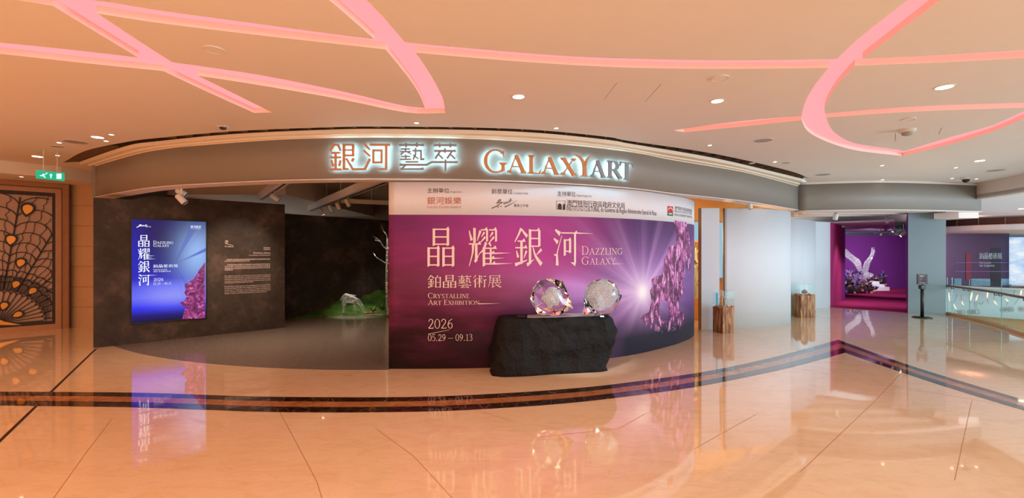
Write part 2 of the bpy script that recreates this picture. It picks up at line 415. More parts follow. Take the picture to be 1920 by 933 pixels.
# ------------------------------------------------------------------ lettering: stroke-drawn serif capitals, brush-style Chinese, and the default typeface
def quad(a, b, w0, w1):
    a = Vector(a); b = Vector(b); d = (b-a); n = Vector((-d.y, d.x)).normalized()
    return [a+n*w0/2, a-n*w0/2, b-n*w1/2, b+n*w1/2]
def stroke(pts, ws):
    pts = [Vector(p) for p in pts]; L = []; R = []
    if len(ws) == 2 and len(pts) > 2: ws = [ws[0]+(ws[1]-ws[0])*i/(len(pts)-1) for i in range(len(pts))]
    for i, p in enumerate(pts):
        t = (pts[min(i+1, len(pts)-1)]-pts[max(0, i-1)]).normalized(); n = Vector((-t.y, t.x))
        L.append(p+n*ws[i]/2); R.append(p-n*ws[i]/2)
    return [[L[i], R[i], R[i+1], L[i+1]] for i in range(len(pts)-1)]
def spline2(pts, n=6): return [Vector((p.x, p.y)) for p in catmull([(a[0], a[1], 0) for a in pts], n)]
def nib(pts, T, t, n=6):
    P = spline2(pts, n); ws = []
    for i in range(len(P)):
        d = (P[min(i+1, len(P)-1)]-P[max(0, i-1)]).normalized(); ws.append(t+(T-t)*abs(d.y)**1.4)
    return stroke(P, ws)
def serif(ch, T=13, t=4.5):
    """one roman capital in a box 100 high; returns width and polygons"""
    S = []
    def foot(x, y, half, up):
        k = t*.9*up
        S.append([Vector((x-half, y)), Vector((x+half, y)), Vector((x+half, y+k)), Vector((x-half, y+k))])
        S.append([Vector((x-half*.8, y+k)), Vector((x+half*.8, y+k)), Vector((x+T*.45, y+k*2.8)), Vector((x-T*.45, y+k*2.8))])
    def stem(x, y0=0, y1=100, b=True, u=True):
        S.append([Vector((x-T/2, y0)), Vector((x+T/2, y0)), Vector((x+T/2, y1)), Vector((x-T/2, y1))])
        if b: foot(x, y0, T*.5+8, 1)
        if u: foot(x, y1, T*.5+8, -1)
    def bar(x0, x1, y, w=None): S.append(quad((x0, y), (x1, y), w or t, w or t))
    def tri(*p): S.append([Vector(q) for q in p])
    def arc(cx, cy, rx, ry, a0, a1, n=18):
        pts = [(cx+rx*math.cos(math.radians(a0+(a1-a0)*i/n)), cy+ry*math.sin(math.radians(a0+(a1-a0)*i/n))) for i in range(n+1)]
        ws = [t+(T*1.05-t)*abs(math.cos(math.radians(a0+(a1-a0)*i/n)))**1.5 for i in range(n+1)]
        S.extend(stroke(pts, ws))
    if ch == 'A':
        S.append(quad((12, 1), (45, 102), t, t)); S.append(quad((43, 100), (80, 1), T, T)); bar(22, 66, 35); foot(12, 0, 12, 1); foot(80, 0, 14, 1); return 92, S
    if ch == 'B':
        stem(16); bar(16, 40, 98); bar(16, 42, 53); bar(16, 42, 2); arc(38, 76, 20, 22, -90, 90); arc(40, 27, 24, 25, -90, 90); return 72, S
    if ch == 'C':
        arc(48, 50, 42, 48, 48, 318); tri((74, 90), (82, 94), (80, 66)); return 88, S
    if ch == 'D':
        stem(16); bar(16, 42, 98); bar(16, 42, 2); arc(40, 50, 40, 48, -90, 90); return 90, S
    if ch == 'E' or ch == 'F':
        stem(16, u=True); bar(16, 58, 98); bar(16, 50, 52); tri((58, 100), (58, 80), (50, 97)); tri((50, 62), (50, 42), (45, 52))
        if ch == 'E': bar(16, 62, 2); tri((62, 0), (66, 22), (54, 3))
        return 68, S
    if ch == 'G':
        arc(50, 50, 44, 48, 46, 310); tri((78, 90), (86, 96), (84, 66))
        S.append([Vector((74, 4)), Vector((74+T, 10)), Vector((74+T, 42)), Vector((74, 42))]); foot(74+T/2, 44, T*.5+9, -1); return 100, S
    if ch == 'H': stem(16); stem(74); bar(16, 74, 51); return 90, S
    if ch == 'I': stem(18); return 36, S
    if ch == 'L': stem(16); bar(16, 62, 2); tri((62, 0), (67, 26), (54, 3)); return 68, S
    if ch == 'M':
        S.append(quad((14, 0), (20, 100), t, t)); S.append(quad((20, 100), (52, 4), T, T)); S.append(quad((52, 4), (86, 100), t, t)); stem(90); foot(14, 0, 11, 1); return 106, S
    if ch == 'N': stem(12+T*0, 0, 100, True, True) if False else S.append(quad((14, 0), (14, 100), t, t)); S.append(quad((14, 99), (78, 2), T, T)); S.append(quad((78, 0), (78, 100), t, t)); foot(14, 0, 11, 1); foot(78, 100, 11, -1); foot(12, 100, 9, -1); return 92, S
    if ch == 'O': arc(50, 50, 44, 48, 0, 360, 32); return 100, S
    if ch == 'R':
        stem(16); bar(16, 40, 98); bar(16, 42, 50); arc(38, 74, 22, 24, -90, 90); S.append(quad((40, 52), (78, 1), T, T)); foot(80, 0, 9, 1); return 82, S
    if ch == 'S':
        S.extend(nib([(60, 86), (44, 98), (24, 92), (15, 76), (26, 60), (46, 48), (60, 34), (58, 12), (38, 2), (12, 12)], T, t)); tri((56, 86), (64, 95), (62, 70)); tri((8, 28), (14, 6), (18, 16)); return 72, S
    if ch == 'T': stem(42, u=False); bar(4, 80, 98); tri((4, 100), (4, 76), (12, 97)); tri((80, 100), (80, 76), (72, 97)); return 84, S
    if ch == 'U':
        S.append(quad((16, 100), (16, 30), T, T)); foot(16, 100, 14, -1); S.append(quad((74, 100), (74, 30), t, t)); foot(74, 100, 11, -1); arc(45, 30, 29, 28, 180, 360); return 90, S
    if ch == 'X': S.append(quad((14, 100), (72, 0), T, T)); S.append(quad((12, 0), (70, 100), t, t)); [foot(x, y, 13, 1 if y == 0 else -1) for x, y in ((12, 0), (74, 0), (14, 100), (70, 100))]; return 86, S
    if ch == 'Y': stem(44, 0, 46, u=False); S.append(quad((12, 100), (46, 42), T, T)); S.append(quad((76, 100), (46, 44), t, t)); foot(12, 100, 12, -1); foot(76, 100, 11, -1); return 88, S
    if ch == 'Z': bar(8, 66, 98); bar(6, 68, 2); S.append(quad((62, 98), (10, 2), T, T)); tri((8, 100), (6, 76), (16, 97)); tri((68, 0), (72, 26), (60, 3)); return 76, S
    if ch == '0': arc(34, 50, 28, 48, 0, 360, 32); return 68, S
    if ch == '1': S.append(quad((30, 0), (30, 98), T*.9, T*.9)); foot(30, 0, 18, 1); tri((26, 98), (8, 86), (26, 88)); return 56, S
    if ch == '2': S.extend(nib([(10, 74), (18, 92), (36, 98), (54, 86), (54, 66), (38, 40), (8, 4)], T, t*1.3)); bar(8, 62, 4, t*1.7); tri((62, 2), (66, 22), (56, 6)); return 68, S
    if ch == '3': S.extend(nib([(10, 84), (30, 98), (50, 86), (46, 62), (26, 54)], T, t)); S.extend(nib([(26, 54), (52, 46), (56, 22), (36, 2), (8, 8)], T, t)); return 66, S
    if ch == '5': bar(16, 58, 96, t*1.8); S.append(quad((17, 98), (14, 58), t*1.2, t*1.2)); S.extend(nib([(14, 58), (36, 62), (56, 46), (54, 18), (34, 2), (8, 6)], T, t)); return 66, S
    if ch == '6': S.extend(nib([(58, 98), (30, 84), (12, 54), (12, 26), (32, 2), (54, 14), (56, 42), (38, 58), (14, 44)], T, t)); return 68, S
    if ch == '9': S.extend(nib([(10, 2), (38, 16), (56, 46), (56, 74), (36, 98), (14, 86), (12, 58), (30, 42), (54, 56)], T, t)); return 68, S
    if ch == '.': S.append(quad((12, 6), (24, 6), 12, 12)); return 36, S
    if ch == '-': bar(6, 96, 40, t); return 102, S
    return 40, S
def roman(text, T=13, t=4.5, small=.78, gap=6):
    """a line of roman capitals, lower case as small capitals; returns width and polygons, 100 high"""
    x = 0; out = []
    for ch in text:
        if ch == ' ': x += 34; continue
        k = small if ch.islower() else 1.0
        w, P = serif(ch.upper(), T/(k if k < 1 else 1)*(.92 if k < 1 else 1), t)
        out += [[Vector((x+v.x*k, v.y*k)) for v in p] for p in P]; x += w*k+gap
    return x-gap, out
TT, tt = 9.0, 3.4
def H(x0, x1, y, tri=True, w=tt):
    S = [quad((x0, y), (x1, y), w, w)]
    if tri: S.append([Vector((x1-11, y+w/2)), Vector((x1-3.5, y+7.5)), Vector((x1+2, y-w/2)), Vector((x1-2, y-w/2))])
    return S
def V(x, y1, y0, w=TT): return [[Vector((x-w/2, y0)), Vector((x+w/2, y0+2.5)), Vector((x+w/2, y1)), Vector((x-w/2, y1+1.5))]]
def P(pts, w0, w1): return stroke(spline2(pts, 4) if len(pts) > 2 else [Vector(q) for q in pts], [w0, w1])
def ri(x0, y0, x1, y1, mids=(), w=TT, bot=True, ext=3):
    S = V(x0+w/2, y1, y0-ext, w)+V(x1-w/2, y1, y0-ext, w)+H(x0, x1, y1-1)
    for m in mids: S += H(x0, x1-2, y0+(y1-y0)*m, False)
    if bot: S += H(x0, x1-2, y0+2, False)
    return S
def sub(S, x0, y0, sx, sy): return [[Vector((x0+v.x*sx, y0+v.y*sy)) for v in p] for p in S]
def jin_left():
    return (P([(24, 99), (14, 82), (1, 64)], 8, 3)+P([(25, 98), (34, 88), (46, 78)], 4, 10)+H(11, 38, 66)+H(3, 45, 49)+V(25, 66, 6)
            + P([(7, 41), (13, 24)], 3, 9)+P([(43, 41), (33, 22)], 8, 2)+P([(2, 5), (46, 17)], 9, 2))
def han(ch):
    if ch == '晶': return ri(20, 56, 80, 97, (.5,))+ri(1, 3, 45, 49, (.52,))+ri(55, 3, 99, 49, (.52,))
    if ch == '耀':
        return (V(21, 98, 59)+P([(2, 92), (11, 67)], 3, 9)+P([(42, 92), (30, 66)], 9, 2)+H(1, 43, 58)+P([(16, 57), (14, 34), (2, 1)], 9, 2)
                + V(27, 57, 12)+P([(22, 12), (38, 32)], 9, 1)+H(43, 67, 94)+V(65, 94, 63, 7)+P([(56, 88), (45, 76)], 7, 2)+P([(59, 76), (42, 62)], 7, 2)
                + H(72, 99, 94)+V(97, 94, 63, 7)+P([(86, 88), (75, 76)], 7, 2)+P([(90, 76), (73, 62)], 7, 2)+P([(62, 62), (52, 44), (37, 32)], 9, 2)+V(54, 48, 0)
                + P([(72, 62), (79, 52)], 8, 4)+H(54, 98, 47)+V(78, 47, 8, 7)+H(54, 92, 34)+H(54, 92, 21)+H(54, 95, 7)
                + P([(92, 34), (148, 35)], 3.6, .3)+P([(92, 21), (125, 22)], 3, .3)+P([(95, 7), (156, 8)], 3.6, .3))
    if ch == '銀':
        return (jin_left()+V(56, 96, 5)+H(52, 92, 94)+V(90, 94, 51)+H(52, 88, 73, False)+H(52, 90, 53, False)
                + P([(45, 4), (71, 19)], 10, 1)+P([(66, 52), (76, 28), (98, 5)], 3, 12)+P([(98, 45), (80, 31)], 9, 2))
    if ch == '河':
        return (P([(7, 97), (27, 86)], 5, 13)+P([(1, 74), (18, 63)], 4, 12)+P([(34, 82), (18, 44), (14, 30)], 2, 6)+P([(14, 32), (15, 2)], 7, 12)+P([(3, 31), (14, 28)], 5, 5)
                + H(31, 99, 89)+P([(99, 89), (170, 88.5)], 3.4, .3)+V(89, 89, 5)+P([(91, 4), (71, 10)], 10, 1)+V(46, 71, 27)+V(68, 71, 34)+H(42, 72, 70)+H(46, 68, 40, False))
    if ch == '鉑': return jin_left()+P([(76, 98), (66, 84)], 8, 3)+ri(56, 5, 97, 82, (.5,), 8)
    if ch == '藝':
        return (H(0, 98, 88)+V(31, 98, 79, 7)+V(68, 98, 79, 7)+H(10, 46, 74)+V(28, 81, 62, 6)+H(2, 52, 62)+P([(20, 60), (6, 48)], 5, 2)+P([(34, 60), (48, 52)], 3, 6)
                + H(10, 46, 46)+V(28, 56, 38, 6)+P([(2, 36), (52, 41)], 5, 3)+H(56, 86, 71)+P([(70, 80), (66, 52), (50, 36)], 6, 2)+V(85, 71, 42, 6)+P([(85, 41), (98, 44)], 6, 4)+P([(58, 60), (74, 46)], 4, 6)
                + H(26, 74, 29)+H(2, 98, 19)+P([(46, 18), (24, 4)], 6, 3)+P([(22, 3), (74, 5)], 5, 3)+P([(64, 14), (82, 0)], 3, 8))
    if ch == '術':
        return (P([(22, 98), (3, 76)], 7, 2)+P([(24, 72), (1, 46)], 7, 2)+V(17, 58, 1)+H(30, 68, 71)+V(49, 97, 1, 8)+P([(47, 68), (40, 40), (30, 28)], 5, 2)+P([(51, 68), (66, 38)], 3, 7)+P([(55, 94), (66, 84)], 4, 8)
                + H(72, 97, 88)+H(69, 100, 61)+V(87, 61, 5, 8)+P([(88, 4), (76, 9)], 8, 1))
    if ch == '展':
        return (H(12, 92, 93)+V(89, 93, 74, 7)+H(14, 88, 75, False)+P([(15, 94), (14, 44), (1, 2)], 8, 2)+H(24, 96, 58)+V(42, 74, 40, 7)+V(70, 74, 40, 7)+H(18, 100, 40)+V(36, 40, 5, 7)
                + P([(31, 3), (58, 15)], 8, 1)+P([(54, 40), (68, 18), (99, 3)], 3, 10)+P([(90, 31), (70, 20)], 7, 2))
    return []
_tc = {}
def typeset(text):
    """default typeface: triangles of a line, cap height about 1"""
    if text in _tc: return _tc[text]
    c = bpy.data.curves.new('line', 'FONT'); c.body = text; c.resolution_u = 2
    o = bpy.data.objects.new('line', c); COL.objects.link(o)
    me = bpy.data.meshes.new_from_object(o.evaluated_get(bpy.context.evaluated_depsgraph_get()))
    vs = [Vector((v.co.x, v.co.y)) for v in me.vertices]; fs = [[vs[i] for i in p.vertices] for p in me.polygons]
    bpy.data.objects.remove(o); bpy.data.curves.remove(c); bpy.data.meshes.remove(me)
    _tc[text] = fs; return fs
def bbox(S):
    xs = [v.x for p in S for v in p]; ys = [v.y for p in S for v in p]; return min(xs), min(ys), max(xs), max(ys)
def fit(S, path, px0, py0, px1, py1, box=None):
    """lay polygons into the wall rectangle seen from column px0 to px1, row py0 (top) to py1 (bottom); returns (s, z) polygons"""
    b = box or bbox(S); xm = (px0+px1)/2
    s0 = path.hit(px0, py0)[0]; s1 = path.hit(px1, py0)[0]; z1 = path.hit(xm, py0)[1]; z0 = path.hit(xm, py1)[1]
    kx = (s1-s0)/(b[2]-b[0]); ky = (z1-z0)/(b[3]-b[1])
    return [[Vector((s0+(v.x-b[0])*kx, z0+(v.y-b[1])*ky)) for v in p] for p in S]
def clipx(poly, x, keep_less):
    out = []
    for i in range(len(poly)):
        a, b = poly[i], poly[(i+1) % len(poly)]; ia = (a.x <= x) == keep_less; ib = (b.x <= x) == keep_less
        if ia: out.append(a)
        if ia != ib and abs(b.x-a.x) > 1e-12:
            t = (x-a.x)/(b.x-a.x); out.append(a.lerp(b, t))
    return out
def lay(mb, path, S, off=.004, step=.12, m=0, eps=.00012, uv=True):
    """flat print on the wall, following its curve"""
    k = 0
    for poly in S:
        if len(poly) < 3: continue
        tris = [poly] if len(poly) == 3 else [[poly[i] for i in t] for t in tessellate_polygon([[Vector((v.x, v.y, 0)) for v in poly]])]
        k += 1; d = off+eps*(k % 24)
        for t in tris:
            lo = min(v.x for v in t); hi = max(v.x for v in t); parts = [t]
            if hi-lo > step:
                parts = []; rest = t; x = lo+step
                while x < hi:
                    a = clipx(rest, x, True); rest = clipx(rest, x, False)
                    if len(a) > 2: parts.append(a)
                    x += step
                    if len(rest) < 3: break
                if len(rest) > 2: parts.append(rest)
            for q in parts:
                vs = [path.p3(v.x, v.y, d) for v in q]
                nrm = (vs[1]-vs[0]).cross(vs[2]-vs[0]); n2 = path.pt(q[0].x, 1)-path.pt(q[0].x, 0)
                if nrm.x*n2.x+nrm.y*n2.y < 0: vs = vs[::-1]; q = q[::-1]
                mb.add(vs, [tuple(range(len(vs)))], m, [(v.x, v.y) for v in q])
    return mb
def solid(mb, path, S, d0, d1, mf=0, ms=1, mbk=2):
    """letters with depth, standing off the wall between distances d0 (back) and d1 (front)"""
    for poly in S:
        a = sum(poly[i].x*poly[(i+1) % len(poly)].y-poly[(i+1) % len(poly)].x*poly[i].y for i in range(len(poly)))
        if a < 0: poly = poly[::-1]
        n = len(poly); tr = tessellate_polygon([[Vector((v.x, v.y, 0)) for v in poly]]) if n > 3 else [(0, 1, 2)]
        vs = [path.p3(v.x, v.y, d1) for v in poly]+[path.p3(v.x, v.y, d0) for v in poly]
        def o(t):
            A, B, C = [poly[i] for i in t]; return t if (B-A).cross(C-A) > 0 else tuple(reversed(t))
        tr = [o(tuple(t)) for t in tr]
        mb.add(vs, tr, mf); mb.add(vs, [tuple(reversed([i+n for i in t])) for t in tr], mbk)
        mb.add(vs, [(i+n, (i+1) % n+n, (i+1) % n, i) for i in range(n)], ms)

# ================================================================== LARGE STRUCTURE
ZB, ZT = 3.2, 3.9
def fy(px, py): Y = FOC*(ZB-EYE)/(HOR-py); return ((px-CX)/FOC*Y, Y)
F = Path([(-9.36, 10.15), (-8.25, 9.43)]+[fy(*q) for q in ((268, 353), (324, 347.3), (372, 344.4), (460, 340), (540, 337), (633, 335.4), (740, 335), (890, 336.7), (1019, 341.5), (1116, 347), (1200, 354), (1257, 361.3), (1344, 370.4), (1411.6, 378.7), (1496.5, 393))], 6)
far = [ce(*q) for q in ((147, 304.5), (160, 299), (237, 273), (295, 264.4), (440, 250.5), (633, 242), (740, 241.3), (890, 243.2), (1020, 249.5), (1140, 261.7), (1180, 268.7), (1344, 296.7), (1479, 328.5), (1506, 335))]
near = [ce(*q) for q in ((117, 305.5), (160, 282.7), (237, 266), (295, 258.6), (440, 245.7), (633, 238), (740, 237.4), (890, 239), (1020, 244.6), (1140, 256.7), (1180, 264.2), (1344, 289), (1479, 319.8), (1519.6, 335.3))]
FAR = Path(far, 5); NEAR = Path(near, 5)
R = Path([((px-CX)/FOC*Y, Y) for px, Y in ((1497.5, 13.25), (1580, 12.95), (1663, 12.85), (1750, 13.05), (1840, 13.45))], 5)
EDGE = Path([(13.75, 13.45), (13.3, 11.8), (11.9, 8.5), (9.9, 4.5), (8.3, 0), (7.4, -9)], 4)     # the slab edge along the atrium
# floor
RAILP = Path([fl(1771, 588.5), fl(1813, 597.5), fl(1872, 613), fl(1922, 630), (10.6, 7.6), (8.8, 4.2), (7.6, 0), (7.0, -9)], 5)
fp = [(p.x+.12, p.y) for p in RAILP.p]+[(-17, -9), (-17, 22), (12.9, 22), (12.9, 14.6)]
struct('floor', MB().prism(fp, -.25, 0), 'marble', 'polished cream marble concourse floor')
FLOOR = bpy.data.objects['floor']
def line_strip(mb, a, b, w, z):
    a = Vector((*a, z)); b = Vector((*b, z)); d = (b-a).normalized(); n = Vector((-d.y, d.x, 0))*w/2
    mb.add([a+n, a-n, b-n, b+n], [(0, 1, 2, 3)])
j = MB()
for a, b in (((524, 771), (593, 900)), ((593, 900), (612, 960)), ((706, 804), (776, 855)), ((776, 855), (900, 990)), ((1286, 651), (1640, 717)), ((1640, 717), (1920, 765)), ((1690, 699), (1640, 752)), ((1640, 752), (1500, 885)),
             ((1822, 751), (1790, 900)), ((1160, 803), (1210, 775)), ((1300, 842), (1420, 775)), ((251, 690), (268, 668)), ((210, 785), (160, 850)), ((160, 850), (60, 990)), ((1000, 820), (1160, 803)), ((960, 790), (900, 770))):
    line_strip(j, fl(*a), fl(*b), .005, .0012)
obj('joint_line', j, 'joint', FLOOR)
j = MB(); line_strip(j, fl(180, 653.5), fl(0, 826), .035, .0014); line_strip(j, fl(0, 826), fl(-200, 1016), .035, .0014); obj('expansion_joint', j, 'joint_dark', FLOOR)
# border of dark and brown marble bands
up = [fl(*q) for q in ((-160, 735), (0, 734), (251, 735.7), (386, 740), (480, 743), (600, 744.2), (724, 744.4), (840, 742), (960, 736), (1060, 729), (1160, 719), (1314, 697.7), (1417, 677), (1494, 658), (1572, 636.6))]
lo = [fl(*q) for q in ((-160, 757), (0, 760), (231, 763), (386, 768), (480, 771.5), (600, 773), (724, 772.4), (840, 770), (960, 763.4), (1060, 756), (1160, 745), (1299, 726), (1417, 703), (1500, 684), (1584.6, 661))]
up2 = [fl(*q) for q in ((1572, 636.6), (1640, 661.5), (1700, 682.6), (1771, 705), (1920, 749), (2100, 798))]
lo2 = [fl(*q) for q in ((1584.6, 661), (1640, 680.5), (1700, 700.7), (1771, 724), (1920, 769), (2100, 820))]
def band(mb, A, B, f0, f1, z, m):
    PA = [Vector((p.x, p.y)) for p in catmull([(a[0], a[1], 0) for a in A], 4)]; PB = [Vector((p.x, p.y)) for p in catmull([(a[0], a[1], 0) for a in B], 4)]
    vs = []
    for a, b in zip(PA, PB):
        for f in (f0, f1): q = a.lerp(b, f); vs.append((q.x, q.y, z))
    mb.add(vs, [(2*i, 2*i+1, 2*i+3, 2*i+2) for i in range(len(PA)-1)], m)
t = MB()
for A, B in ((up, lo), (up2, lo2)):
    band(t, A, B, 0, .31, .002, 0); band(t, A, B, .31, .66, .002, 1); band(t, A, B, .66, 1, .002, 0)
struct('trim_1', t, ['border_dark', 'border_mid'], 'brown and black marble band inlaid in the floor')
tz = [fl(*q) for q in ((216, 649.5), (240, 657), (267.5, 664), (320, 673), (386, 681), (480, 688), (609, 693), (727, 693.4))]
TZ = [(p.x, p.y) for p in catmull([(a[0], a[1], 0) for a in tz], 4)]
struct('floor_gallery', MB().prism(TZ+[(-1.9, 7.95), (1.0, 8.6), (2.4, 9.4), (3.0, 12), (3.0, 20), (-9.2, 20), (-9.2, 10.0)], -.01, .003), 'terrazzo', 'grey terrazzo floor of the dark gallery')
# ceiling with recessed cove slots
slab = [(p.x, p.y) for p in FAR.p]+[(p.x, p.y) for p in R.p[1:]]+[(p.x, p.y) for p in EDGE.p[1:]]+[(-17, -9), (-17, 14), (-9.5, 14)]
CEIL = struct('ceiling', MB().prism(slab, ZC, ZC+.075), 'ceiling', 'smooth concourse ceiling with recessed slots')
coves = {
 'S1': [(60, -15), (98, 10), (180, 60), (260, 108), (306, 133), (400, 177), (477, 211.6), (510, 210.7), (440, 176), (367, 140), (323, 116.7), (250, 70), (182, 25), (120, -15)],
 'S2': [(-100, -40), (33, -6), (170, 0), (300, 20), (470, 43), (640, 66), (765, 80), (873, 90), (1073, 106), (1280, 112.4), (1420, 113), (1567, 111), (1620, 110), (1760, 104), (1920, 94.3), (2050, 86), (2050, 99), (1920, 108.3), (1760, 117), (1603, 123), (1553, 126.7), (1420, 128.6), (1280, 128.5), (1140, 125), (973, 115), (778, 98.3), (640, 83), (470, 64), (300, 43), (182, 25), (98, 10.7), (33, 0), (-100, -20)],
 'S3': [(590, -20), (617, 0), (640, 19), (700, 71.7), (722, 91.7), (767, 147), (788, 180), (797, 203), (803, 211.4), (835, 212), (832, 192), (827, 177), (807, 140), (778, 98), (757, 77), (722, 36), (687, 0), (668, -20)],
 'S4': [(1725, -20), (1702, 0), (1613, 70), (1568, 112), (1553, 128), (1523, 167), (1507, 200), (1504, 227), (1520, 250), (1563, 270), (1613, 283), (1692.7, 292), (1693, 283), (1640, 275), (1597, 267), (1563, 247), (1548, 217), (1548, 197), (1567, 163), (1603, 123), (1620, 108), (1690, 55), (1763, 0), (1790, -20)],
 'S5': [(-100, 72), (0, 80), (130, 93), (260, 108), (323, 116.7), (410, 129), (500, 143), (640, 171), (750, 196.7), (797, 203), (835, 211.7), (763, 210.7), (640, 186), (500, 161.7), (367, 141), (306, 133), (167, 119), (0, 100.7), (-100, 92)],
 'S6': [(1261.4, 244.3), (1390, 227), (1502.6, 217.5), (1548, 213), (1713, 200), (1920, 192.7), (2080, 189), (2080, 198), (1920, 201.7), (1713, 209), (1548, 220), (1502.6, 225), (1390, 237), (1283, 247.5)],
 'S7': [(1688, 287), (1775, 259), (1858.7, 235.7), (1920, 208.6), (1990, 178), (2050, 148), (2050, 164), (1990, 193), (1920, 221.7), (1858.7, 246.8), (1775, 272), (1691.5, 292)],
}
def soften(poly, n=4):
    """round the gentle bends of an outline, keep its sharp corners"""
    P_ = [Vector(p) for p in poly]; N_ = len(P_); cr = []
    for i in range(N_):
        a = (P_[i]-P_[i-1]).normalized(); b = (P_[(i+1) % N_]-P_[i]).normalized()
        if a.angle(b, 0) > math.radians(38): cr.append(i)
    if len(cr) < 2: return poly
    out = []
    for u, v in zip(cr, cr[1:]+[cr[0]+N_]):
        run = [P_[i % N_] for i in range(u, v+1)]
        sm = catmull([(p.x, p.y, 0) for p in run], n) if len(run) > 2 else [Vector((p.x, p.y, 0)) for p in run]
        out += [(p.x, p.y) for p in sm[:-1]]
    return out
covew = {k: soften([ce(*q) for q in v]) for k, v in coves.items()}
slotpoly = [(p.x, p.y) for p in NEAR.p]+[(p.x, p.y) for p in reversed(FAR.p)]
cuts = []
for k, poly in list(covew.items())+[('slot', slotpoly)]:
    c = MB().prism(poly, ZC-.2, ZC+.3); me = bpy.data.meshes.new('cut'); me.from_pydata([tuple(v) for v in c.v], [], c.f)
    bm = bmesh.new(); bm.from_mesh(me); bmesh.ops.recalc_face_normals(bm, faces=bm.faces); bm.to_mesh(me); bm.free()
    o = bpy.data.objects.new('cut', me); COL.objects.link(o); cuts.append(o)
bm = bmesh.new(); bm.from_mesh(CEIL.data); bmesh.ops.recalc_face_normals(bm, faces=bm.faces); bm.to_mesh(CEIL.data); bm.free()
for o in cuts:
    md = CEIL.modifiers.new('cut', 'BOOLEAN'); md.object = o; md.operation = 'DIFFERENCE'; md.solver = 'EXACT'
me = bpy.data.meshes.new_from_object(CEIL.evaluated_get(bpy.context.evaluated_depsgraph_get()))
CEIL.modifiers.clear(); CEIL.data = me
for o in cuts: bpy.data.objects.remove(o)
struct('ceiling_void', MB().prism(slab, ZC+.24, ZC+.26), 'ceiling', 'upper deck above the ceiling')
# fascia band, its lip and the stepped cornice
struct('wall_fascia', MB().wall(F, ZB, ZC+.1, .3), 'fascia', 'curved grey brown fascia above the exhibition', True)
struct('trim_2', MB().wall(F, ZB-.012, ZB+.002, .31, 0, .006), 'soffit', 'pale lip under the curved fascia')
mb = MB(); N = len(F.p); rows = [(0, 3.885), (.02, 3.9), (.34, 3.905), (.40, 3.93), (.86, 3.94), (.92, 3.965), (1.0, 3.999)]
vs = []
for i in range(N):
    q = FAR.pt(FAR.L*F.s[i]/F.L)
    for f, z in rows: p = F.p[i].lerp(q, f); vs.append((p.x, p.y, z))
K = len(rows)
mb.add(vs, [(i*K+k, i*K+k+1, (i+1)*K+k+1, (i+1)*K+k) for i in range(N-1) for k in range(K-1)])
struct('trim_3', mb, 'cornice', 'stepped cream cornice over the fascia')
struct('wall_fascia_return', MB().box((-9.36, 10.1, ZB), (-9.2, 20, ZC+.1)), 'fascia', 'side of the fascia')
mb = MB(); mb.wall(R, 3.17, 3.93, .3, 0); mb.wall(R, 3.93, 4.0, .3, 1, .03); mb.wall(R, 3.155, 3.175, .34, 1, .02)
struct('wall_right_fascia', mb, ['fascia', 'soffit'], 'grey fascia above the purple room', True)
struct('beam_atrium', MB().wall(EDGE, 3.52, 4.1, .25), 'soffit', 'pale beam along the atrium edge')
AT = [(p.x, p.y) for p in EDGE.p if p.y > 7]+[(36, 7), (36, 34), (13.3, 34)]
struct('ceiling_atrium', MB().prism(AT, 3.56, 3.66), 'ceiling', 'ceiling of the hall across the atrium')
# gallery shell
gal = [(p.x, p.y) for p in F.offset(-.28)]+[(8.6, 20), (-9.3, 20)]
struct('ceiling_gallery', MB().prism(gal, 4.02, 4.1), mat('gallery ceiling', (190, 168, 150), .8), 'ceiling of the gallery')
struct('wall_gallery_rear', MB().box((-9.3, 19.8, 0), (2.2, 20, 4.1)), mat('gallery rear plaster', (168, 146, 128), .8), 'rear wall of the gallery')
A0, A1 = Vector(fl(175, 652)), Vector(fl(534, 614))
WA = Path([A0+(A1-A0)*k/12 for k in range(13)], 1)
struct('wall_preface', MB().wall(WA, 0, 3.21, .25, top=lambda q: 3.1 if q < .62 else 3.21), 'black_plaster', 'dark mottled plaster wall with the poster screen and white text')
b0 = Vector((-6.65, 13.3)); bd = (Vector((-4.44, 16.2))-b0)
WB = Path([b0+bd*t for t in (-.4, .2, .6, 1.0, 1.5)], 1)
struct('wall_gallery_back', MB().wall(WB, 0, 3.09, .2), 'black_plaster', 'dark plaster wall behind the moss mound')
mb = MB(); mb.box((-9.2, 12.1, 3.5), (-6.05, 19.8, 4.05))
struct('beam_bulkhead', mb, 'soffit', 'plaster bulkhead over the preface wall')
# left lobby: stone wall, dropped soffit, far walls behind the viewer
struct('ceiling_soffit', MB().prism([(-14.5, 7.0), (-11.3, 10.0), (-10.69, 10.75), (-10.6, 11.4), (-10.6, 14), (-17, 14), (-17, 7)], 3.72, 3.999), 'ceiling', 'lowered soffit in front of the ornate door')
D0 = Vector((-12.39, 10.97)); DD = (Vector((-11.51, 11.80))-D0).normalized()
mb = MB(); mb.box((-12.3, 11.86, 0), (-9.3, 12.06, 4.0)); struct('wall_stone', mb, 'stone', 'beige stone wall beside the ornate door')
mb = MB()
for k in range(1, 7): mb.box((-11.56, 11.856, k*.53-.004), (-9.3, 11.862, k*.53+.004))
obj('joint_line', mb, 'stone_joint', bpy.data.objects['wall_stone'])
WL = Path([D0+DD*u for u in (-6.5, -3, 0, 1.2)], 1)
struct('wall_left', MB().wall(WL, 0, 4.0, .2, 0, -.12), 'stone', 'stone wall behind the ornate door')
struct('wall_back', MB().box((-17, -9.2, 0), (7, -9, 4)), 'stone', 'wall behind the viewer')
struct('wall_far_left', MB().box((-17.2, -9, 0), (-17, 8, 4)), 'stone', 'wall on the far left')
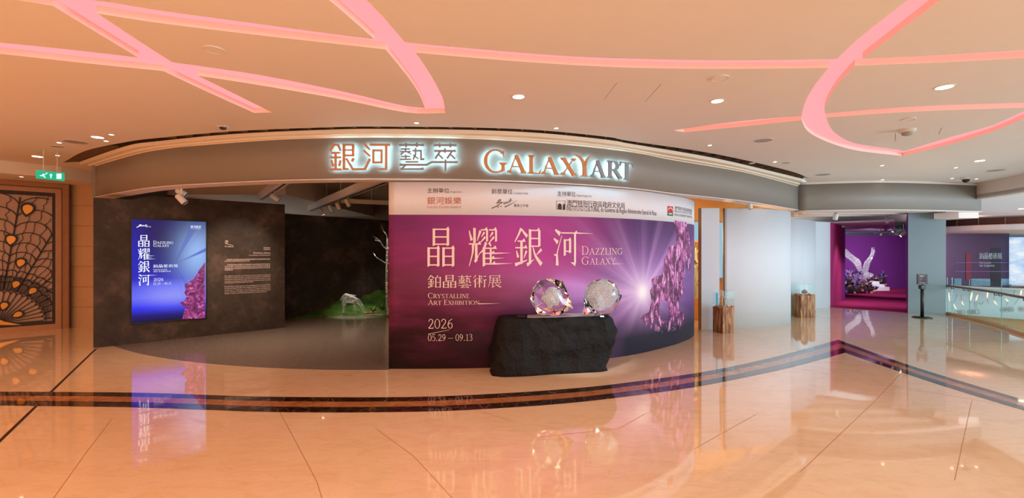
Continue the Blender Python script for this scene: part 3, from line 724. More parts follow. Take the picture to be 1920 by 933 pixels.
# white partitions
mb = MB(); mb.wall(Path([(4.83, 11.56), (5.29, 11.56)], 1), 0, 3.09, .12); mb.wall(Path([(4.765, 11.6), (4.83, 11.56)], 1), 0, 3.09, .16, 1)
struct('partition_narrow', mb, ['white', 'wood_strip'], 'narrow white partition with a brown edge')
W2 = Path([(5.455, 11.62), (6.07, 11.70), (6.67, 11.89), (7.32, 12.22), (7.72, 12.58), (7.98, 13.0), (8.12, 13.4), (8.15, 13.9)], 8)
mb = MB(); mb.wall(W2, 0, 3.09, .1); mb.wall(Path([(5.435, 11.66), (5.456, 11.62)], 1), 0, 3.09, .1, 1)
struct('partition_curved', mb, ['white', 'wood_strip'], 'large curved white partition', True)
W3 = Path([(7.6, 14.0), (8.69, 14.0), (9.2, 14.3), (9.62, 14.62), (10.1, 15.1), (10.42, 15.6), (10.6, 16.2)], 6)
struct('partition_rear', MB().wall(W3, 0, 2.98, .1), 'white', 'curved white partition behind the wooden plinth', True)
struct('partition_slim', MB().wall(Path([(10.55, 15.75), (10.9, 15.9), (11.36, 16.15)], 1), 0, 3.02, .1), 'white', 'slim white partition beside the purple room')
struct('wall_between', MB().box((2.2, 9.9, 0), (2.32, 20, 4.05)), 'black_plaster', 'wall between gallery and amber room')
struct('wall_amber', MB().box((2.3, 17.3, 0), (9.5, 17.5, 4.1)), 'amber', 'amber lit wall behind the partitions')
# purple niche
mb = MB(); mb.wall(Path([(11.36, 16.1), (13.1, 18.0)], 1), 0, 3.0, .08)
struct('wall_niche_left', mb, 'magenta', 'magenta side wall of the purple room')
mb = MB(); mb.wall(Path([(13.1, 18.0), (13.3, 18.1), (17.75, 24.2)], 1), 0, 2.93, .08); mb.wall(Path([(17.6, 24.2), (21.6, 24.2)], 1), 0, 2.82, .1)
mb.wall(Path([(21.0, 24.2), (12.86, 14.75)], 1), 0, 3.3, .02)
struct('wall_niche', mb, 'purple', 'purple walls of the eagle room')
struct('floor_niche', MB().prism([(11.3, 16.1), (12.78, 14.66), (21.3, 24.3), (17.6, 24.3), (13.0, 18.1)], 0, .02), 'pink_carpet', 'magenta carpet of the purple room')
struct('ceiling_niche', MB().prism([(11.45, 16.6), (12.9, 15.3), (22, 26), (17, 26)], 3.0, 3.06), 'lilac_ceiling', 'pale ceiling of the purple room')
mb = MB(); mb.prism([(8.4, 13.6), (13.2, 13.6), (13.2, 16.0), (11.4, 17.3), (8.4, 17.3)], 3.42, 3.48)
for k in range(3):
    a = Vector((9.3+k*.3, 14.2+k*.9)); b = Vector((13.0, 14.1+k*.75)); d = (b-a).normalized(); n = Vector((-d.y, d.x))*.12
    mb.prism([a+n, a-n, b-n, b+n], 3.2, 3.42)
struct('ceiling_lobby', mb, 'soffit', 'white beamed ceiling behind the grey fascia')
mb = MB(); cl = [(12.67, 14.5), (13.46, 14.06), (14.3, 15.1), (13.78, 15.7)]; mb.prism(cl, 0, 3.6)
struct('column', mb, 'greywall', 'blue grey square column beside the purple room')
mb = MB(); mb.prism([(13.03, 14.0), (13.35, 13.55), (14.0, 13.6), (13.7, 14.4)], 2.98, 3.16)
struct('beam_corner', mb, 'soffit', 'pale boxed soffit at the column')

# ================================================================== THE CURVED MURAL WALL
MU = Path([(-2.09, 7.69), (-1.2, 7.70), (-.275, 7.78), (.948, 8.08), (1.7, 8.39), (2.31, 8.72), (2.81, 9.09), (3.455, 9.66), (3.82, 10.05), (4.14, 10.45), (4.36, 10.85), (4.5, 11.3), (4.5, 11.8)], 8)
BANDZ = 2.613
mural = thing('mural_partition', (0, 8.2, 0), 'tall curved exhibition wall printed with purple light rays and crystal rock', 'exhibition wall')
g = G('purple light burst print'); uv = g.sep(g.coord('UV')); u, v = uv[0], uv[1]
cs, cz = MU.hit(1205, 548); ms, mz = MU.hit(1010, 445)
base = g.ramp(g.math('DIVIDE', v, BANDZ), [(0.0, lin((30, 16, 17))), (.22, lin((44, 17, 28))), (.5, lin((96, 26, 62))), (.8, lin((110, 38, 80))), (1.0, lin((92, 34, 74)))])
stk = g.noise(g.map(g.coord('UV'), (.55, 2.2, 1), (0, 0, .38)), 1.6, 4, .5)
c = g.mix(g.math('MULTIPLY', g.math('SUBTRACT', stk, .45, clamp=True), 2.2, clamp=True), base, lin((150, 50, 112)))
c = g.mix(g.math('MULTIPLY', g.gauss(u, v, ms, mz, 1.9, .95, -.25), .95), c, lin((196, 74, 170)))
c = g.mix(g.math('MULTIPLY', g.gauss(u, v, ms-.9, .1, 1.8, .55), .75), c, lin((44, 20, 26)))
rightm = g.math('MULTIPLY', g.math('SUBTRACT', u, cs-1.35), .8, clamp=True)
c = g.mix(rightm, c, lin((108, 70, 138)))
dx = g.math('SUBTRACT', u, cs); dz = g.math('SUBTRACT', v, cz)
r = g.math('SQRT', g.math('ADD', g.math('MULTIPLY', dx, dx), g.math('MULTIPLY', dz, dz)))
dirv = g.comb(g.math('DIVIDE', dx, g.math('ADD', r, .001)), g.math('DIVIDE', dz, g.math('ADD', r, .001)))
ray = g.noise(dirv, 2.4, 2, .5); ray2 = g.noise(dirv, 6, 2, .5)
rr = g.math('ADD', g.math('MULTIPLY', ray, .7), g.math('MULTIPLY', ray2, .3))
c = g.mix(g.math('MULTIPLY', g.gauss(u, v, cs+.7, 2.25, 1.5, .75), .8), c, lin((66, 62, 96)))
c = g.mix(g.math('MULTIPLY', g.gauss(u, v, cs, cz, 1.9, 1.0, .2), .75), c, lin((176, 128, 206)))
c = g.mix(g.math('MULTIPLY', g.math('MULTIPLY', g.math('SUBTRACT', rr, .48, clamp=True), 7, clamp=True), g.math('MULTIPLY', g.gauss(u, v, cs, cz, 2.1, 1.7), .8)), c, lin((206, 160, 226)))
c = g.mix(g.math('MULTIPLY', g.math('MULTIPLY', g.math('SUBTRACT', .47, rr, clamp=True), 8, clamp=True), g.math('MULTIPLY', g.gauss(u, v, cs+.2, cz+.7, 1.8, 1.4), .75)), c, lin((74, 52, 104)))
low = g.math('MULTIPLY', g.math('MULTIPLY', g.math('SUBTRACT', .95, v, clamp=True), 1.6, clamp=True), g.math('MULTIPLY', g.math('SUBTRACT', u, cs-1.7), .8, clamp=True))
c = g.mix(low, c, lin((46, 54, 78)))
c = g.mix(g.math('MULTIPLY', g.gauss(u, v, cs, cz, .5, .42), .8), c, lin((232, 206, 246)))
c = g.mix(g.gauss(u, v, cs, cz, .17, .17), c, lin((255, 250, 255)))
g.set(Base_Color=c, Roughness=.55); g.b.inputs['Specular IOR Level'].default_value = .3; M['mural_print'] = g.m
mb = MB().wall(MU, 0, BANDZ, .16, 0, 0, True); obj('printed_panel', mb, ['mural_print'], mural, True)
edgez = lambda q: 3.17
mb = MB().wall(MU, BANDZ, 3.17, .16, 0, .002); tag(obj('white_header', mb, 'mural_white', mural, True), 'white strip along the top with sponsor names')
# printed crystal rock
q3 = lambda P_, k=3.733, x0=1190, y0=400: [(x0+a/k, y0+b/k) for a, b in P_]
rock_out = q3([(275, 48), (365, 62), (362, 110), (385, 160), (398, 260), (390, 350), (380, 420), (365, 380), (355, 300), (345, 360), (350, 420), (335, 500), (345, 540), (310, 600), (305, 680), (340, 700), (355, 800), (300, 812), (240, 825), (190, 842), (150, 825), (100, 800), (62, 762), (42, 740), (60, 710), (100, 690), (118, 620), (108, 540), (125, 510), (118, 460), (150, 440), (190, 430), (205, 380), (205, 310), (235, 280), (235, 235), (290, 215), (295, 150), (280, 100)])
hole = [(1190+(205+37*math.cos(a))/3.733, 400+(675+72*math.sin(a))/3.733) for a in [2*PI*k/18 for k in range(18)]]
A = [Vector((*MU.hit(*p), 0)) for p in rock_out]; Bh = [Vector((*MU.hit(*p), 0)) for p in hole]
allv = A+Bh; tri = tessellate_polygon([A, Bh])
g = G('printed crystal rock'); uvc = g.coord('UV'); n1 = g.noise(g.map(uvc, (1, .5, 1)), 7.5, 5, .65, 1.0); n2 = g.voro(g.map(uvc, (1, .55, 1)), 16, 'DISTANCE_TO_EDGE')
c = g.ramp(n1, [(.36, lin((44, 14, 40))), (.46, lin((110, 38, 92))), (.54, lin((186, 92, 168))), (.62, lin((250, 186, 240)))])
c = g.mix(g.math('MULTIPLY', g.math('LESS_THAN', n2, .035), .75), c, lin((64, 20, 52)))
g.set(Base_Color=c, Roughness=.5)
vv = g.sep(uvc)[1]; tr = g.n('ShaderNodeBsdfTransparent'); mx = g.n('ShaderNodeMixShader')
g.put(mx.inputs[0], g.math('MULTIPLY', g.math('ADD', g.math('SUBTRACT', vv, .50), g.math('MULTIPLY', g.math('SUBTRACT', n1, .45), 1.4)), 4.0, clamp=True))
g.lk(tr.outputs[0], mx.inputs[1]); g.lk(g.b.outputs[0], mx.inputs[2]); g.lk(mx.outputs[0], g.out.inputs[0]); M['rock_print'] = g.m
mb = lay(MB(), MU, [[allv[i].to_2d() for i in t] for t in tri], .003)
tag(obj('printed_rock', mb, 'rock_print', mural), 'printed picture of a magenta crystal rock')
# lettering
def line(name, S, path, box, mt, parent, off=.006, bb=None, label=None):
    o = obj(name, lay(MB(), path, fit(S, path, *box, box=bb), off), mt, parent)
    if label: tag(o, label)
    return o
for ch, bx in (('晶', (801, 427.5, 852.5, 500)), ('耀', (878.5, 427, 931.5, 499.5)), ('銀', (964.5, 428, 1016, 499.5)), ('河', (1037.5, 429.5, 1082.5, 498.5))):
    line('title_character', han(ch), MU, bx, 'print_cream', mural, bb=(0, 0, 100, 99))
S = []
for i, ch in enumerate('鉑晶藝術展'): S += sub(han(ch), i*112, 0, 1, 1)
line('subtitle_line', S, MU, (802, 514.5, 940, 540), 'print_cream', mural)
def rom(txt, path, box, mt, parent, T=11, t=4, small=.78, off=.006, gap=6):
    w, S = roman(txt, T, t, small, gap); return line('lettering', S, path, box, mt, parent, off, (0, 0, w, 100))
rom('Dazzling', MU, (1090, 461.5, 1167, 477), 'print_cream', mural, 9)
rom('Galaxy', MU, (1090, 480.5, 1153.5, 495.5), 'print_cream', mural, 9)
rom('Crystalline', MU, (802.5, 548.5, 880, 558.5), 'print_cream', mural)
rom('Art Exhibition', MU, (802.5, 561.5, 899, 570.8), 'print_cream', mural)
rom('2026', MU, (802.5, 597.5, 849.5, 615.5), 'print_cream', mural, 8)
rom('05.29 - 09.13', MU, (802.5, 626, 886, 638.5), 'print_cream', mural, 9)
ln = MB()
for a, b, w0, w1 in (((803, 625.8), (843, 617.6), .007, .004), ((897, 569), (938, 568.3), .016, .001), ((1150, 494.5), (1170, 494.5), .012, .001)):
    lay(ln, MU, [quad(MU.hit(*a), MU.hit(*b), w0, w1)], .006)
obj('hairline', ln, 'print_cream', mural)
def ts(txt, path, box, mt, parent, off=.006, name='text_line'):
    return line(name, typeset(txt), path, box, mt, parent, off)
ts('主辦單位', MU, (801.5, 352.5, 842.5, 361.5), 'print_dark', mural); ts('Organizer', MU, (843.5, 358, 866, 361.8), 'print_dark', mural)
ts('銀河娛樂', MU, (801, 369, 865, 383), 'print_copper', mural); rom('Galaxy Entertainment', MU, (801, 385, 865, 390.2), 'print_copper', mural, 13)
ts('創意單位', MU, (921.5, 354, 961, 363.5), 'print_dark', mural); ts('Creative Unit', MU, (962.5, 360, 990, 364), 'print_dark', mural)
ts('藝術工作室', MU, (963.5, 382.5, 990.5, 388), 'print_dark', mural)
sg = []
k5 = lambda P_: [MU.hit(780+a/7.385, 340+b/7.385) for a, b in P_]
for P_, w0, w1 in (([(1048, 372), (1110, 345), (1180, 300), (1300, 285)], .014, .006), ([(1130, 270), (1165, 250), (1170, 262), (1140, 285), (1110, 300), (1185, 285), (1160, 310), (1130, 335)], .012, .008),
                   ([(1120, 340), (1135, 360), (1150, 335)], .01, .007), ([(1168, 335), (1182, 352)], .014, .008), ([(1215, 300), (1225, 315), (1250, 290), (1262, 305), (1280, 270)], .01, .006), ([(1290, 290), (1310, 235), (1315, 260)], .012, .008),
                   ([(1295, 275), (1335, 262)], .01, .006), ([(1228, 355), (1300, 320), (1395, 268)], .016, .004)):
    sg += stroke(spline2(k5(P_), 4), [w0, w1])
obj('signature', lay(MB(), MU, sg, .006), 'print_dark', mural)
ts('支持單位', MU, (1044.5, 358.5, 1079, 368), 'print_dark', mural); ts('Supporting Unit', MU, (1080.5, 365, 1109, 369.3), 'print_dark', mural)
ts('澳門特別行政區政府文化局', MU, (1062.5, 376.5, 1171, 388.2), 'print_dark', mural)
ts('INSTITUTO CULTURAL do Governo da Região Administrativa Especial de Macau', MU, (1062.5, 389, 1230.5, 401), 'print_dark', mural)
lg = [[Vector(MU.hit(1030+a/6.857, 340+b/6.857)) for a, b in P_] for P_ in ([(90, 248), (203, 248), (203, 251), (90, 251)], [(90, 248), (94, 248), (94, 362), (90, 362)], [(90, 359), (203, 366), (203, 362), (90, 356)], [(199, 248), (203, 248), (203, 366), (199, 366)],
      [(108, 360), (108, 305), (116, 288), (130, 282), (146, 288), (157, 305), (157, 363)], [(172, 364), (172, 312), (182, 292), (200, 285), (200, 366)])]
obj('institute_logo', lay(MB(), MU, lg, .006), 'print_dark', mural)
lg = MB(); lay(lg, MU, [[Vector(MU.hit(*p)) for p in ((1251, 386), (1261.7, 387), (1261.7, 399), (1251, 398))]], .005, m=0)
lay(lg, MU, [[Vector(MU.hit(*p)) for p in ((1251, 398), (1261.7, 399), (1261.7, 405), (1251, 404))]], .005, m=1)
lay(lg, MU, stroke([Vector(MU.hit(1256.4+3.6*math.cos(a), 393.3-3.8*math.sin(a))) for a in [PI*k/8-.2 for k in range(10)]], [.016, .016]), .007, m=2)
lay(lg, MU, [[Vector(MU.hit(*p)) for p in ((1253.5, 399.4), (1259.5, 400), (1259.5, 401.6), (1253.5, 401))]], .007, m=2)
obj('bureau_logo', lg, ['print_red', 'print_green', 'print_white'], mural)
ts('澳門特別行政區政府旅遊局', MU, (1264.5, 388.5, 1297, 396), 'print_dark', mural)
ts('DIRECÇÃO DOS SERVIÇOS DE TURISMO', MU, (1264, 396, 1297, 400.5), 'print_dark', mural); ts('MACAO GOVERNMENT TOURISM OFFICE', MU, (1264, 402, 1297, 406.5), 'print_dark', mural)

# ================================================================== BACKLIT SIGN ON THE FASCIA
def slet(parent, name, polys, mt):
    mb = MB(); solid(mb, F, polys, .07, .11)
    for poly in polys[::4]:
        c = sum(poly, Vector((0, 0)))/len(poly); mb.tube([F.p3(c.x, c.y, -.004), F.p3(c.x, c.y, .072)], .004, 6, 1)
    return obj(name, mb, [mt, mt, 'halo'], parent)
sx, sz = F.hit(741, 296); c3 = F.p3(sx, sz, .06)
zh = thing('chinese_sign', tuple(c3), 'backlit Chinese sign of bronze and silver strokes on the fascia', 'sign')
K6 = lambda a, b: Vector(F.hit(600+a/6.4, 250+b/6.4))
def seg(a, b, w=20):      # one straight bar of the sign, ends given in the enlarged view
    p, q = Vector(a), Vector(b); d = (q-p).normalized(); n = Vector((-d.y, d.x))*w/2
    return [K6(*(p+n)), K6(*(p-n)), K6(*(q-n)), K6(*(q+n))]
def chain(pts, w=20):
    P_ = [Vector(p) for p in pts]; L = []; Rr = []
    for i, p in enumerate(P_):
        a = (P_[i]-P_[i-1]).normalized() if i else (P_[1]-P_[0]).normalized(); b = (P_[i+1]-P_[i]).normalized() if i < len(P_)-1 else a
        t = (a+b).normalized(); n = Vector((-t.y, t.x)); k = w/2/max(.5, n.dot(Vector((-a.y, a.x)))); L.append(p+n*k); Rr.append(p-n*k)
    return [[K6(*L[i]), K6(*Rr[i]), K6(*Rr[i+1]), K6(*L[i+1])] for i in range(len(P_)-1)]
yin = chain([(155, 228), (195, 152), (246, 152), (278, 222)])+[seg((168, 247), (270, 247)), seg((155, 301), (282, 301)), seg((218, 250), (218, 432)), seg((168, 335), (190, 405), 18), seg((276, 335), (258, 405), 18), seg((154, 442), (284, 442))]
yin += [seg((316, 142), (316, 448), 24)]+chain([(304, 152), (424, 152), (424, 278), (318, 278)], 20)+[seg((328, 214), (412, 214), 16), seg((328, 438), (366, 438), 18), seg((430, 310), (408, 350), 20)]+chain([(344, 315), (420, 440), (560, 440), (622, 318)], 20)
he = [seg((552, 138), (618, 208), 22), seg((552, 220), (620, 285), 22), seg((622, 152), (856, 152), 22), seg((812, 158), (812, 446), 24), seg((824, 438), (722, 438), 18)]+chain([(740, 360), (662, 360), (662, 218), (758, 218), (758, 360), (730, 360)], 20)
yi = [seg((964, 154), (1258, 154)), seg((1047, 130), (1047, 178), 22), seg((1174, 130), (1174, 178), 22), seg((985, 202), (1092, 202), 14), seg((1040, 188), (1040, 240), 14), seg((978, 232), (1100, 232), 14), seg((1020, 240), (980, 270), 14), seg((1062, 240), (1104, 262), 14),
      seg((988, 290), (1094, 290), 14), seg((1042, 268), (1042, 325), 14), seg((974, 324), (1106, 324), 14), seg((1122, 222), (1230, 222), 16)]+chain([(1158, 190), (1158, 262), (1130, 328)], 16)+chain([(1222, 222), (1222, 322), (1260, 322)], 18)+[seg((1128, 270), (1190, 318), 14),
      seg((1040, 354), (1190, 354), 16)]+chain([(970, 388), (1290, 388), (1346, 356), (1656, 356)], 20)+chain([(1040, 392), (990, 438), (1252, 438)], 18)+[seg((1236, 420), (1250, 436), 14)]
cui = [seg((1370, 156), (1642, 156)), seg((1442, 134), (1442, 182), 22), seg((1568, 134), (1568, 182), 22), seg((1380, 224), (1632, 224)), seg((1503, 194), (1503, 244), 22), seg((1445, 232), (1392, 314), 20), seg((1420, 258), (1480, 316), 18), seg((1584, 232), (1530, 314), 20), seg((1560, 258), (1622, 318), 18), seg((1510, 326), (1510, 458), 22)]
for nm, S, mt in (('character', yin, 'bronze'), ('character', he, 'bronze'), ('character', yi, 'silver'), ('character', cui, 'silver')):
    slet(zh, nm, S, mt)
sx, sz = F.hit(1041, 309); c3 = F.p3(sx, sz, .06)
en = thing('roman_sign', tuple(c3), 'backlit sign of bronze and silver roman capitals on the fascia', 'sign')
Q = lambda a, b: (890+a/6.194, 260+b/6.194)
for ch, x0, y0, x1, y1, mt in (('G', 98, 135, 358, 405, 'bronze'), ('A', 362, 198, 582, 408, 'bronze'), ('L', 598, 205, 750, 415, 'bronze'), ('A', 752, 222, 955, 425, 'bronze'), ('X', 970, 230, 1155, 437, 'bronze'), ('A', 1310, 260, 1485, 458, 'silver'), ('R', 1505, 270, 1672, 472, 'silver'), ('T', 1652, 284, 1800, 482, 'silver')):
    w, S = serif(ch, 14 if ch == 'G' else 17, 5); slet(en, 'letter', fit(S, F, *Q(x0, y0), *Q(x1, y1)), mt)
K7 = lambda a, b: Vector(F.hit(*Q(a, b)))
S = []
for pts, ws in (([(1246, 440), (1246, 370), (1240, 320)], (42, 34)), ([(1242, 325), (1222, 265), (1180, 215), (1130, 192)], (34, 8)), ([(1250, 325), (1268, 265), (1302, 222), (1350, 206)], (26, 7)), ([(1204, 438), (1284, 444)], (10, 10))):
    for p in stroke(spline2(pts, 5) if len(pts) > 2 else pts, list(ws)): S.append([K7(v.x, v.y) for v in p])
slet(en, 'letter', S, 'bronze')

# ================================================================== COVE LIGHTS IN THE CEILING SLOTS
cove_lab = {'S1': 'pink diagonal cove light running from the top edge to a point left of the sign', 'S2': 'long pink cove light sweeping across the whole ceiling', 'S3': 'wide curved pink cove light ending above the Chinese sign',
            'S4': 'broad pink cove light curling like a hook on the right', 'S5': 'pink cove light leading from the left edge into the curved one above the sign', 'S6': 'thin pink cove light crossing the hooked one', 'S7': 'thin pink cove light rising from the tip of the hook'}
for i, (k, poly) in enumerate(covew.items()):
    c = Vector((sum(p[0] for p in poly)/len(poly), sum(p[1] for p in poly)/len(poly)))
    mb = MB(); z = ZC+.071-i*.0007
    mb.prism(poly, z, z+.001); o = obj('cove_light', mb, 'pink_light', None, loc=(c.x, c.y, z)); tag(o, cove_lab[k], 'cove light')
# air slot
mb = MB(); vs = []
for i in range(81):
    a = NEAR.pt(NEAR.L*i/80); b = FAR.pt(FAR.L*i/80); vs += [(a.x, a.y, ZC+.07), (b.x, b.y, ZC+.07)]
mb.add(vs, [(2*i, 2*i+1, 2*i+3, 2*i+2) for i in range(80)])
mb.wall(FAR, ZC-.003, ZC+.26, .03, 0, 0)
gr = thing('air_slot', (NEAR.p[0].x, NEAR.p[0].y, ZC), 'long curved brown air slot in the ceiling around the fascia', 'air vent')
obj('backing', mb, 'void', gr)
mb = MB()
for i in range(1, 100):
    f = i/100*.22 if i < 60 else .22+(i-60)/40*.78
    a = NEAR.pt(NEAR.L*f); b = FAR.pt(FAR.L*f); d = (b-a).normalized(); n = Vector((-d.y, d.x))*.006
    mb.prism([a+n, a-n, b-n, b+n], ZC+.01, ZC+.05)
obj('grille', mb, 'grille', gr)

# ================================================================== POSTER SCREEN AND PREFACE TEXT
sw = thing('poster_screen', tuple(WA.p3(1.2, .6)), 'tall glowing blue poster screen on the dark plaster wall', 'screen')
sc0, scz1 = WA.hit(247, 411); sc1, _ = WA.hit(385.5, 418); _, scz0 = WA.hit(247, 605)
def wbox(path, s0, s1, z0, z1, d0, d1):
    mb = MB(); a = [path.p3(s0, z0, d0), path.p3(s1, z0, d0), path.p3(s1, z1, d0), path.p3(s0, z1, d0)]; b = [path.p3(s0, z0, d1), path.p3(s1, z0, d1), path.p3(s1, z1, d1), path.p3(s0, z1, d1)]
    return mb.add(a+b, [(3, 2, 1, 0), (4, 5, 6, 7), (0, 1, 5, 4), (1, 2, 6, 5), (2, 3, 7, 6), (3, 0, 4, 7)])
obj('bezel', wbox(WA, sc0-.025, sc1+.025, scz0-.03, scz1+.03, -.01, .03), 'metal_black', sw, bevel=.004)
g = G('blue poster on screen'); uv = g.sep(g.coord('UV')); u, v = uv[0], uv[1]
c = g.ramp(v, [(0.0, lin((20, 12, 60))), (.06, lin((30, 20, 120))), (.14, lin((44, 50, 250))), (.24, lin((112, 116, 255))), (.34, lin((100, 104, 250))), (.42, lin((52, 44, 190))), (.6, lin((38, 30, 120))), (.85, lin((44, 26, 86))), (1.0, lin((38, 24, 96)))])
c = g.mix(g.math('MULTIPLY', g.gauss(u, v, .88, .66, .30, .28), .95), c, lin((160, 196, 255)))
c = g.mix(g.math('MULTIPLY', g.gauss(u, v, .55, .25, .38, .10), .55), c, lin((168, 172, 255)))
c = g.mix(g.math('MULTIPLY', g.gauss(u, v, .02, .62, .16, .3), .7), c, lin((36, 40, 210)))
dx = g.math('SUBTRACT', u, .55); dy = g.math('SUBTRACT', v, .56); rr_ = g.math('SQRT', g.math('ADD', g.math('MULTIPLY', dx, dx), g.math('MULTIPLY', dy, dy)))
dv = g.comb(g.math('DIVIDE', dx, g.math('ADD', rr_, .001)), g.math('DIVIDE', dy, g.math('ADD', rr_, .001))); ry = g.noise(dv, 4.2, 2, .5)
c = g.mix(g.math('MULTIPLY', g.math('MULTIPLY', g.math('SUBTRACT', .47, ry, clamp=True), 9, clamp=True), g.gauss(u, v, .95, .6, .3, .3)), c, lin((48, 52, 190)))
g.set(Base_Color=(0.005, 0.005, 0.006), Roughness=.3, Emission_Color=c, Emission_Strength=1.0); g.b.inputs['Specular IOR Level'].default_value = .15; M['screen_art'] = g.m
mb = MB(); mb.add([WA.p3(sc0, scz0, .031), WA.p3(sc1, scz0, .031), WA.p3(sc1, scz1, .031), WA.p3(sc0, scz1, .031)], [(0, 1, 2, 3)], 0, [(0, 0), (1, 0), (1, 1), (0, 1)])
obj('display', mb, 'screen_art', sw)
K8 = lambda a, b: Vector(WA.hit(240+a/4.444, 400+b/4.444))
g = G('pink rock on screen'); n1 = g.noise(g.coord('UV'), 9, 6, .7, 1.2)
g.set(Base_Color=(0.01, 0.01, 0.01), Emission_Color=g.ramp(n1, [(.36, lin((48, 14, 60))), (.48, lin((128, 36, 110))), (.58, lin((190, 74, 150))), (.68, lin((244, 190, 236)))]), Emission_Strength=1.0); M['screen_rock'] = g.m
P_ = [(640, 405), (640, 870), (450, 878), (470, 800), (480, 770), (440, 765), (432, 740), (470, 725), (490, 690), (465, 660), (478, 640), (470, 590), (500, 575), (545, 545), (575, 500), (590, 470), (615, 440)]
obj('displayed_rock', lay(MB(), WA, [[K8(*p) for p in P_]], .0325), 'screen_rock', sw)
for ch, y0, y1 in (('晶', 180, 278), ('耀', 290, 386), ('銀', 396, 490), ('河', 506, 600)):
    line('title_character', han(ch), WA, (240+84/4.444, 400+y0/4.444, 240+178/4.444, 400+y1/4.444), 'glow_white', sw, .034, (0, 0, 100, 99))
def rs(txt, x0, y0, x1, y1, T=11, t=5): return rom(txt, WA, (240+x0/4.444, 400+y0/4.444, 240+x1/4.444, 400+y1/4.444), 'glow_white', sw, T, t, off=.034)
rs('Dazzling', 210, 228, 376, 252); rs('Galaxy', 210, 254, 342, 277)
S = []
for i, ch in enumerate('鉑晶藝術展'): S += sub(han(ch), i*112, 0, 1, 1)
line('subtitle_line', S, WA, (240+209/4.444, 400+422/4.444, 240+414/4.444, 400+450/4.444), 'glow_white', sw, .034)
rs('Crystalline', 210, 460, 326, 472, 13); rs('Art Exhibition', 210, 475, 356, 486, 13); rs('2026', 212, 537, 294, 563, 9); rs('05.29 - 09.13', 210, 573, 358, 593, 9)
line('corner_logo', typeset('銀河藝萃'), WA, (240+520/4.444, 400+101/4.444, 240+606/4.444, 400+122/4.444), 'glow_white', sw, .034)
line('corner_logo', roman('GalaxyArt', 13, 5)[1], WA, (240+522/4.444, 400+125/4.444, 240+604/4.444, 400+131/4.444), 'glow_white', sw, .034)
sg = []
for P_, w0, w1 in (([(70, 116), (90, 108), (112, 96), (98, 94), (92, 104), (120, 104)], .014, .008), ([(118, 108), (128, 98), (136, 106), (150, 92), (148, 104), (162, 98)], .012, .006)):
    sg += stroke(spline2([K8(*p) for p in P_], 4), [w0, w1])
obj('signature', lay(MB(), WA, sg, .034), 'glow_white', sw)
line('corner_text', typeset('藝術工作室'), WA, (240+146/4.444, 400+106/4.444, 240+190/4.444, 400+115/4.444), 'glow_white', sw, .034)
pf = thing('preface_text', tuple(WA.p3(2.6, 1.2)), 'white preface text printed on the dark wall right of the screen', 'wall text')
Kp = lambda x0, y0, x1, y1: (400+x0/7.18, 440+y0/7.18, 400+x1/7.18, 440+y1/7.18)
def pl(txt, *b): return line('text_line', typeset(txt), WA, Kp(*b), 'print_cream', pf, .003)
pl('序', 155, 72, 202, 114); pl('Preface', 157, 146, 272, 166)
obj('hairline', lay(MB(), WA, [quad(WA.hit(400+158/7.18, 440+116/7.18), WA.hit(400+266/7.18, 440+142/7.18), .012, .006)], .003), 'print_cream', pf)
pl('晶耀銀河', 676, 166, 766, 182); pl('鉑晶藝術展', 676, 189, 766, 204); pl('Dazzling Galaxy', 540, 232, 768, 258); pl('Crystalline Art Exhibition', 480, 266, 768, 284)
zhl = ['晶耀銀河鉑晶藝術展以鉑晶藝術展現東方美學與當代創新', '銀河藝萃呈獻晶瑩剔透的藝術之旅', '鉑晶藝術融合傳統文化與現代科技突破材質界限呈現', '光影流轉之間萬物生長的詩意以及自然與生命的對話', '邀請觀眾走進晶瑩世界感受藝術家對自然與文化的思考', '共同探索藝術新境']
for tx, b in zip(zhl, ((180, 320, 762, 338), (152, 343, 490, 360), (186, 389, 762, 408), (152, 414, 764, 432), (152, 438, 764, 456), (152, 463, 264, 481))): pl(tx, *b)
enl = ['This exhibition showcases the distinctive use of an innovative, transformed', 'crystalline artistic medium, opening new frontiers of creativity', 'and materials. By breaking through culture and modern aesthetics, it aims', 'to present breathtaking works that transcend traditional crystal, revealing', 'timeless beauty with natural elegance and warmth.',
       'Dazzling Galaxy brings together iconic masterpieces and new creations from', 'the pioneering art studio. The exhibition features a crystalline forest,', 'an approach of "Technology + Art + Nature" to explore new frontiers of', 'artistic expression. Through immersive installations, materials and wonderful', 'changes, it opens an awe-inspiring perspective to modern audiences.']
for i, tx in enumerate(enl):
    y = 538+i*23.5+(20 if i > 4 else 0); x1 = 768 if i not in (4, 9) else (540 if i == 4 else 722)
    pl(tx, 150, y, x1, y+17)

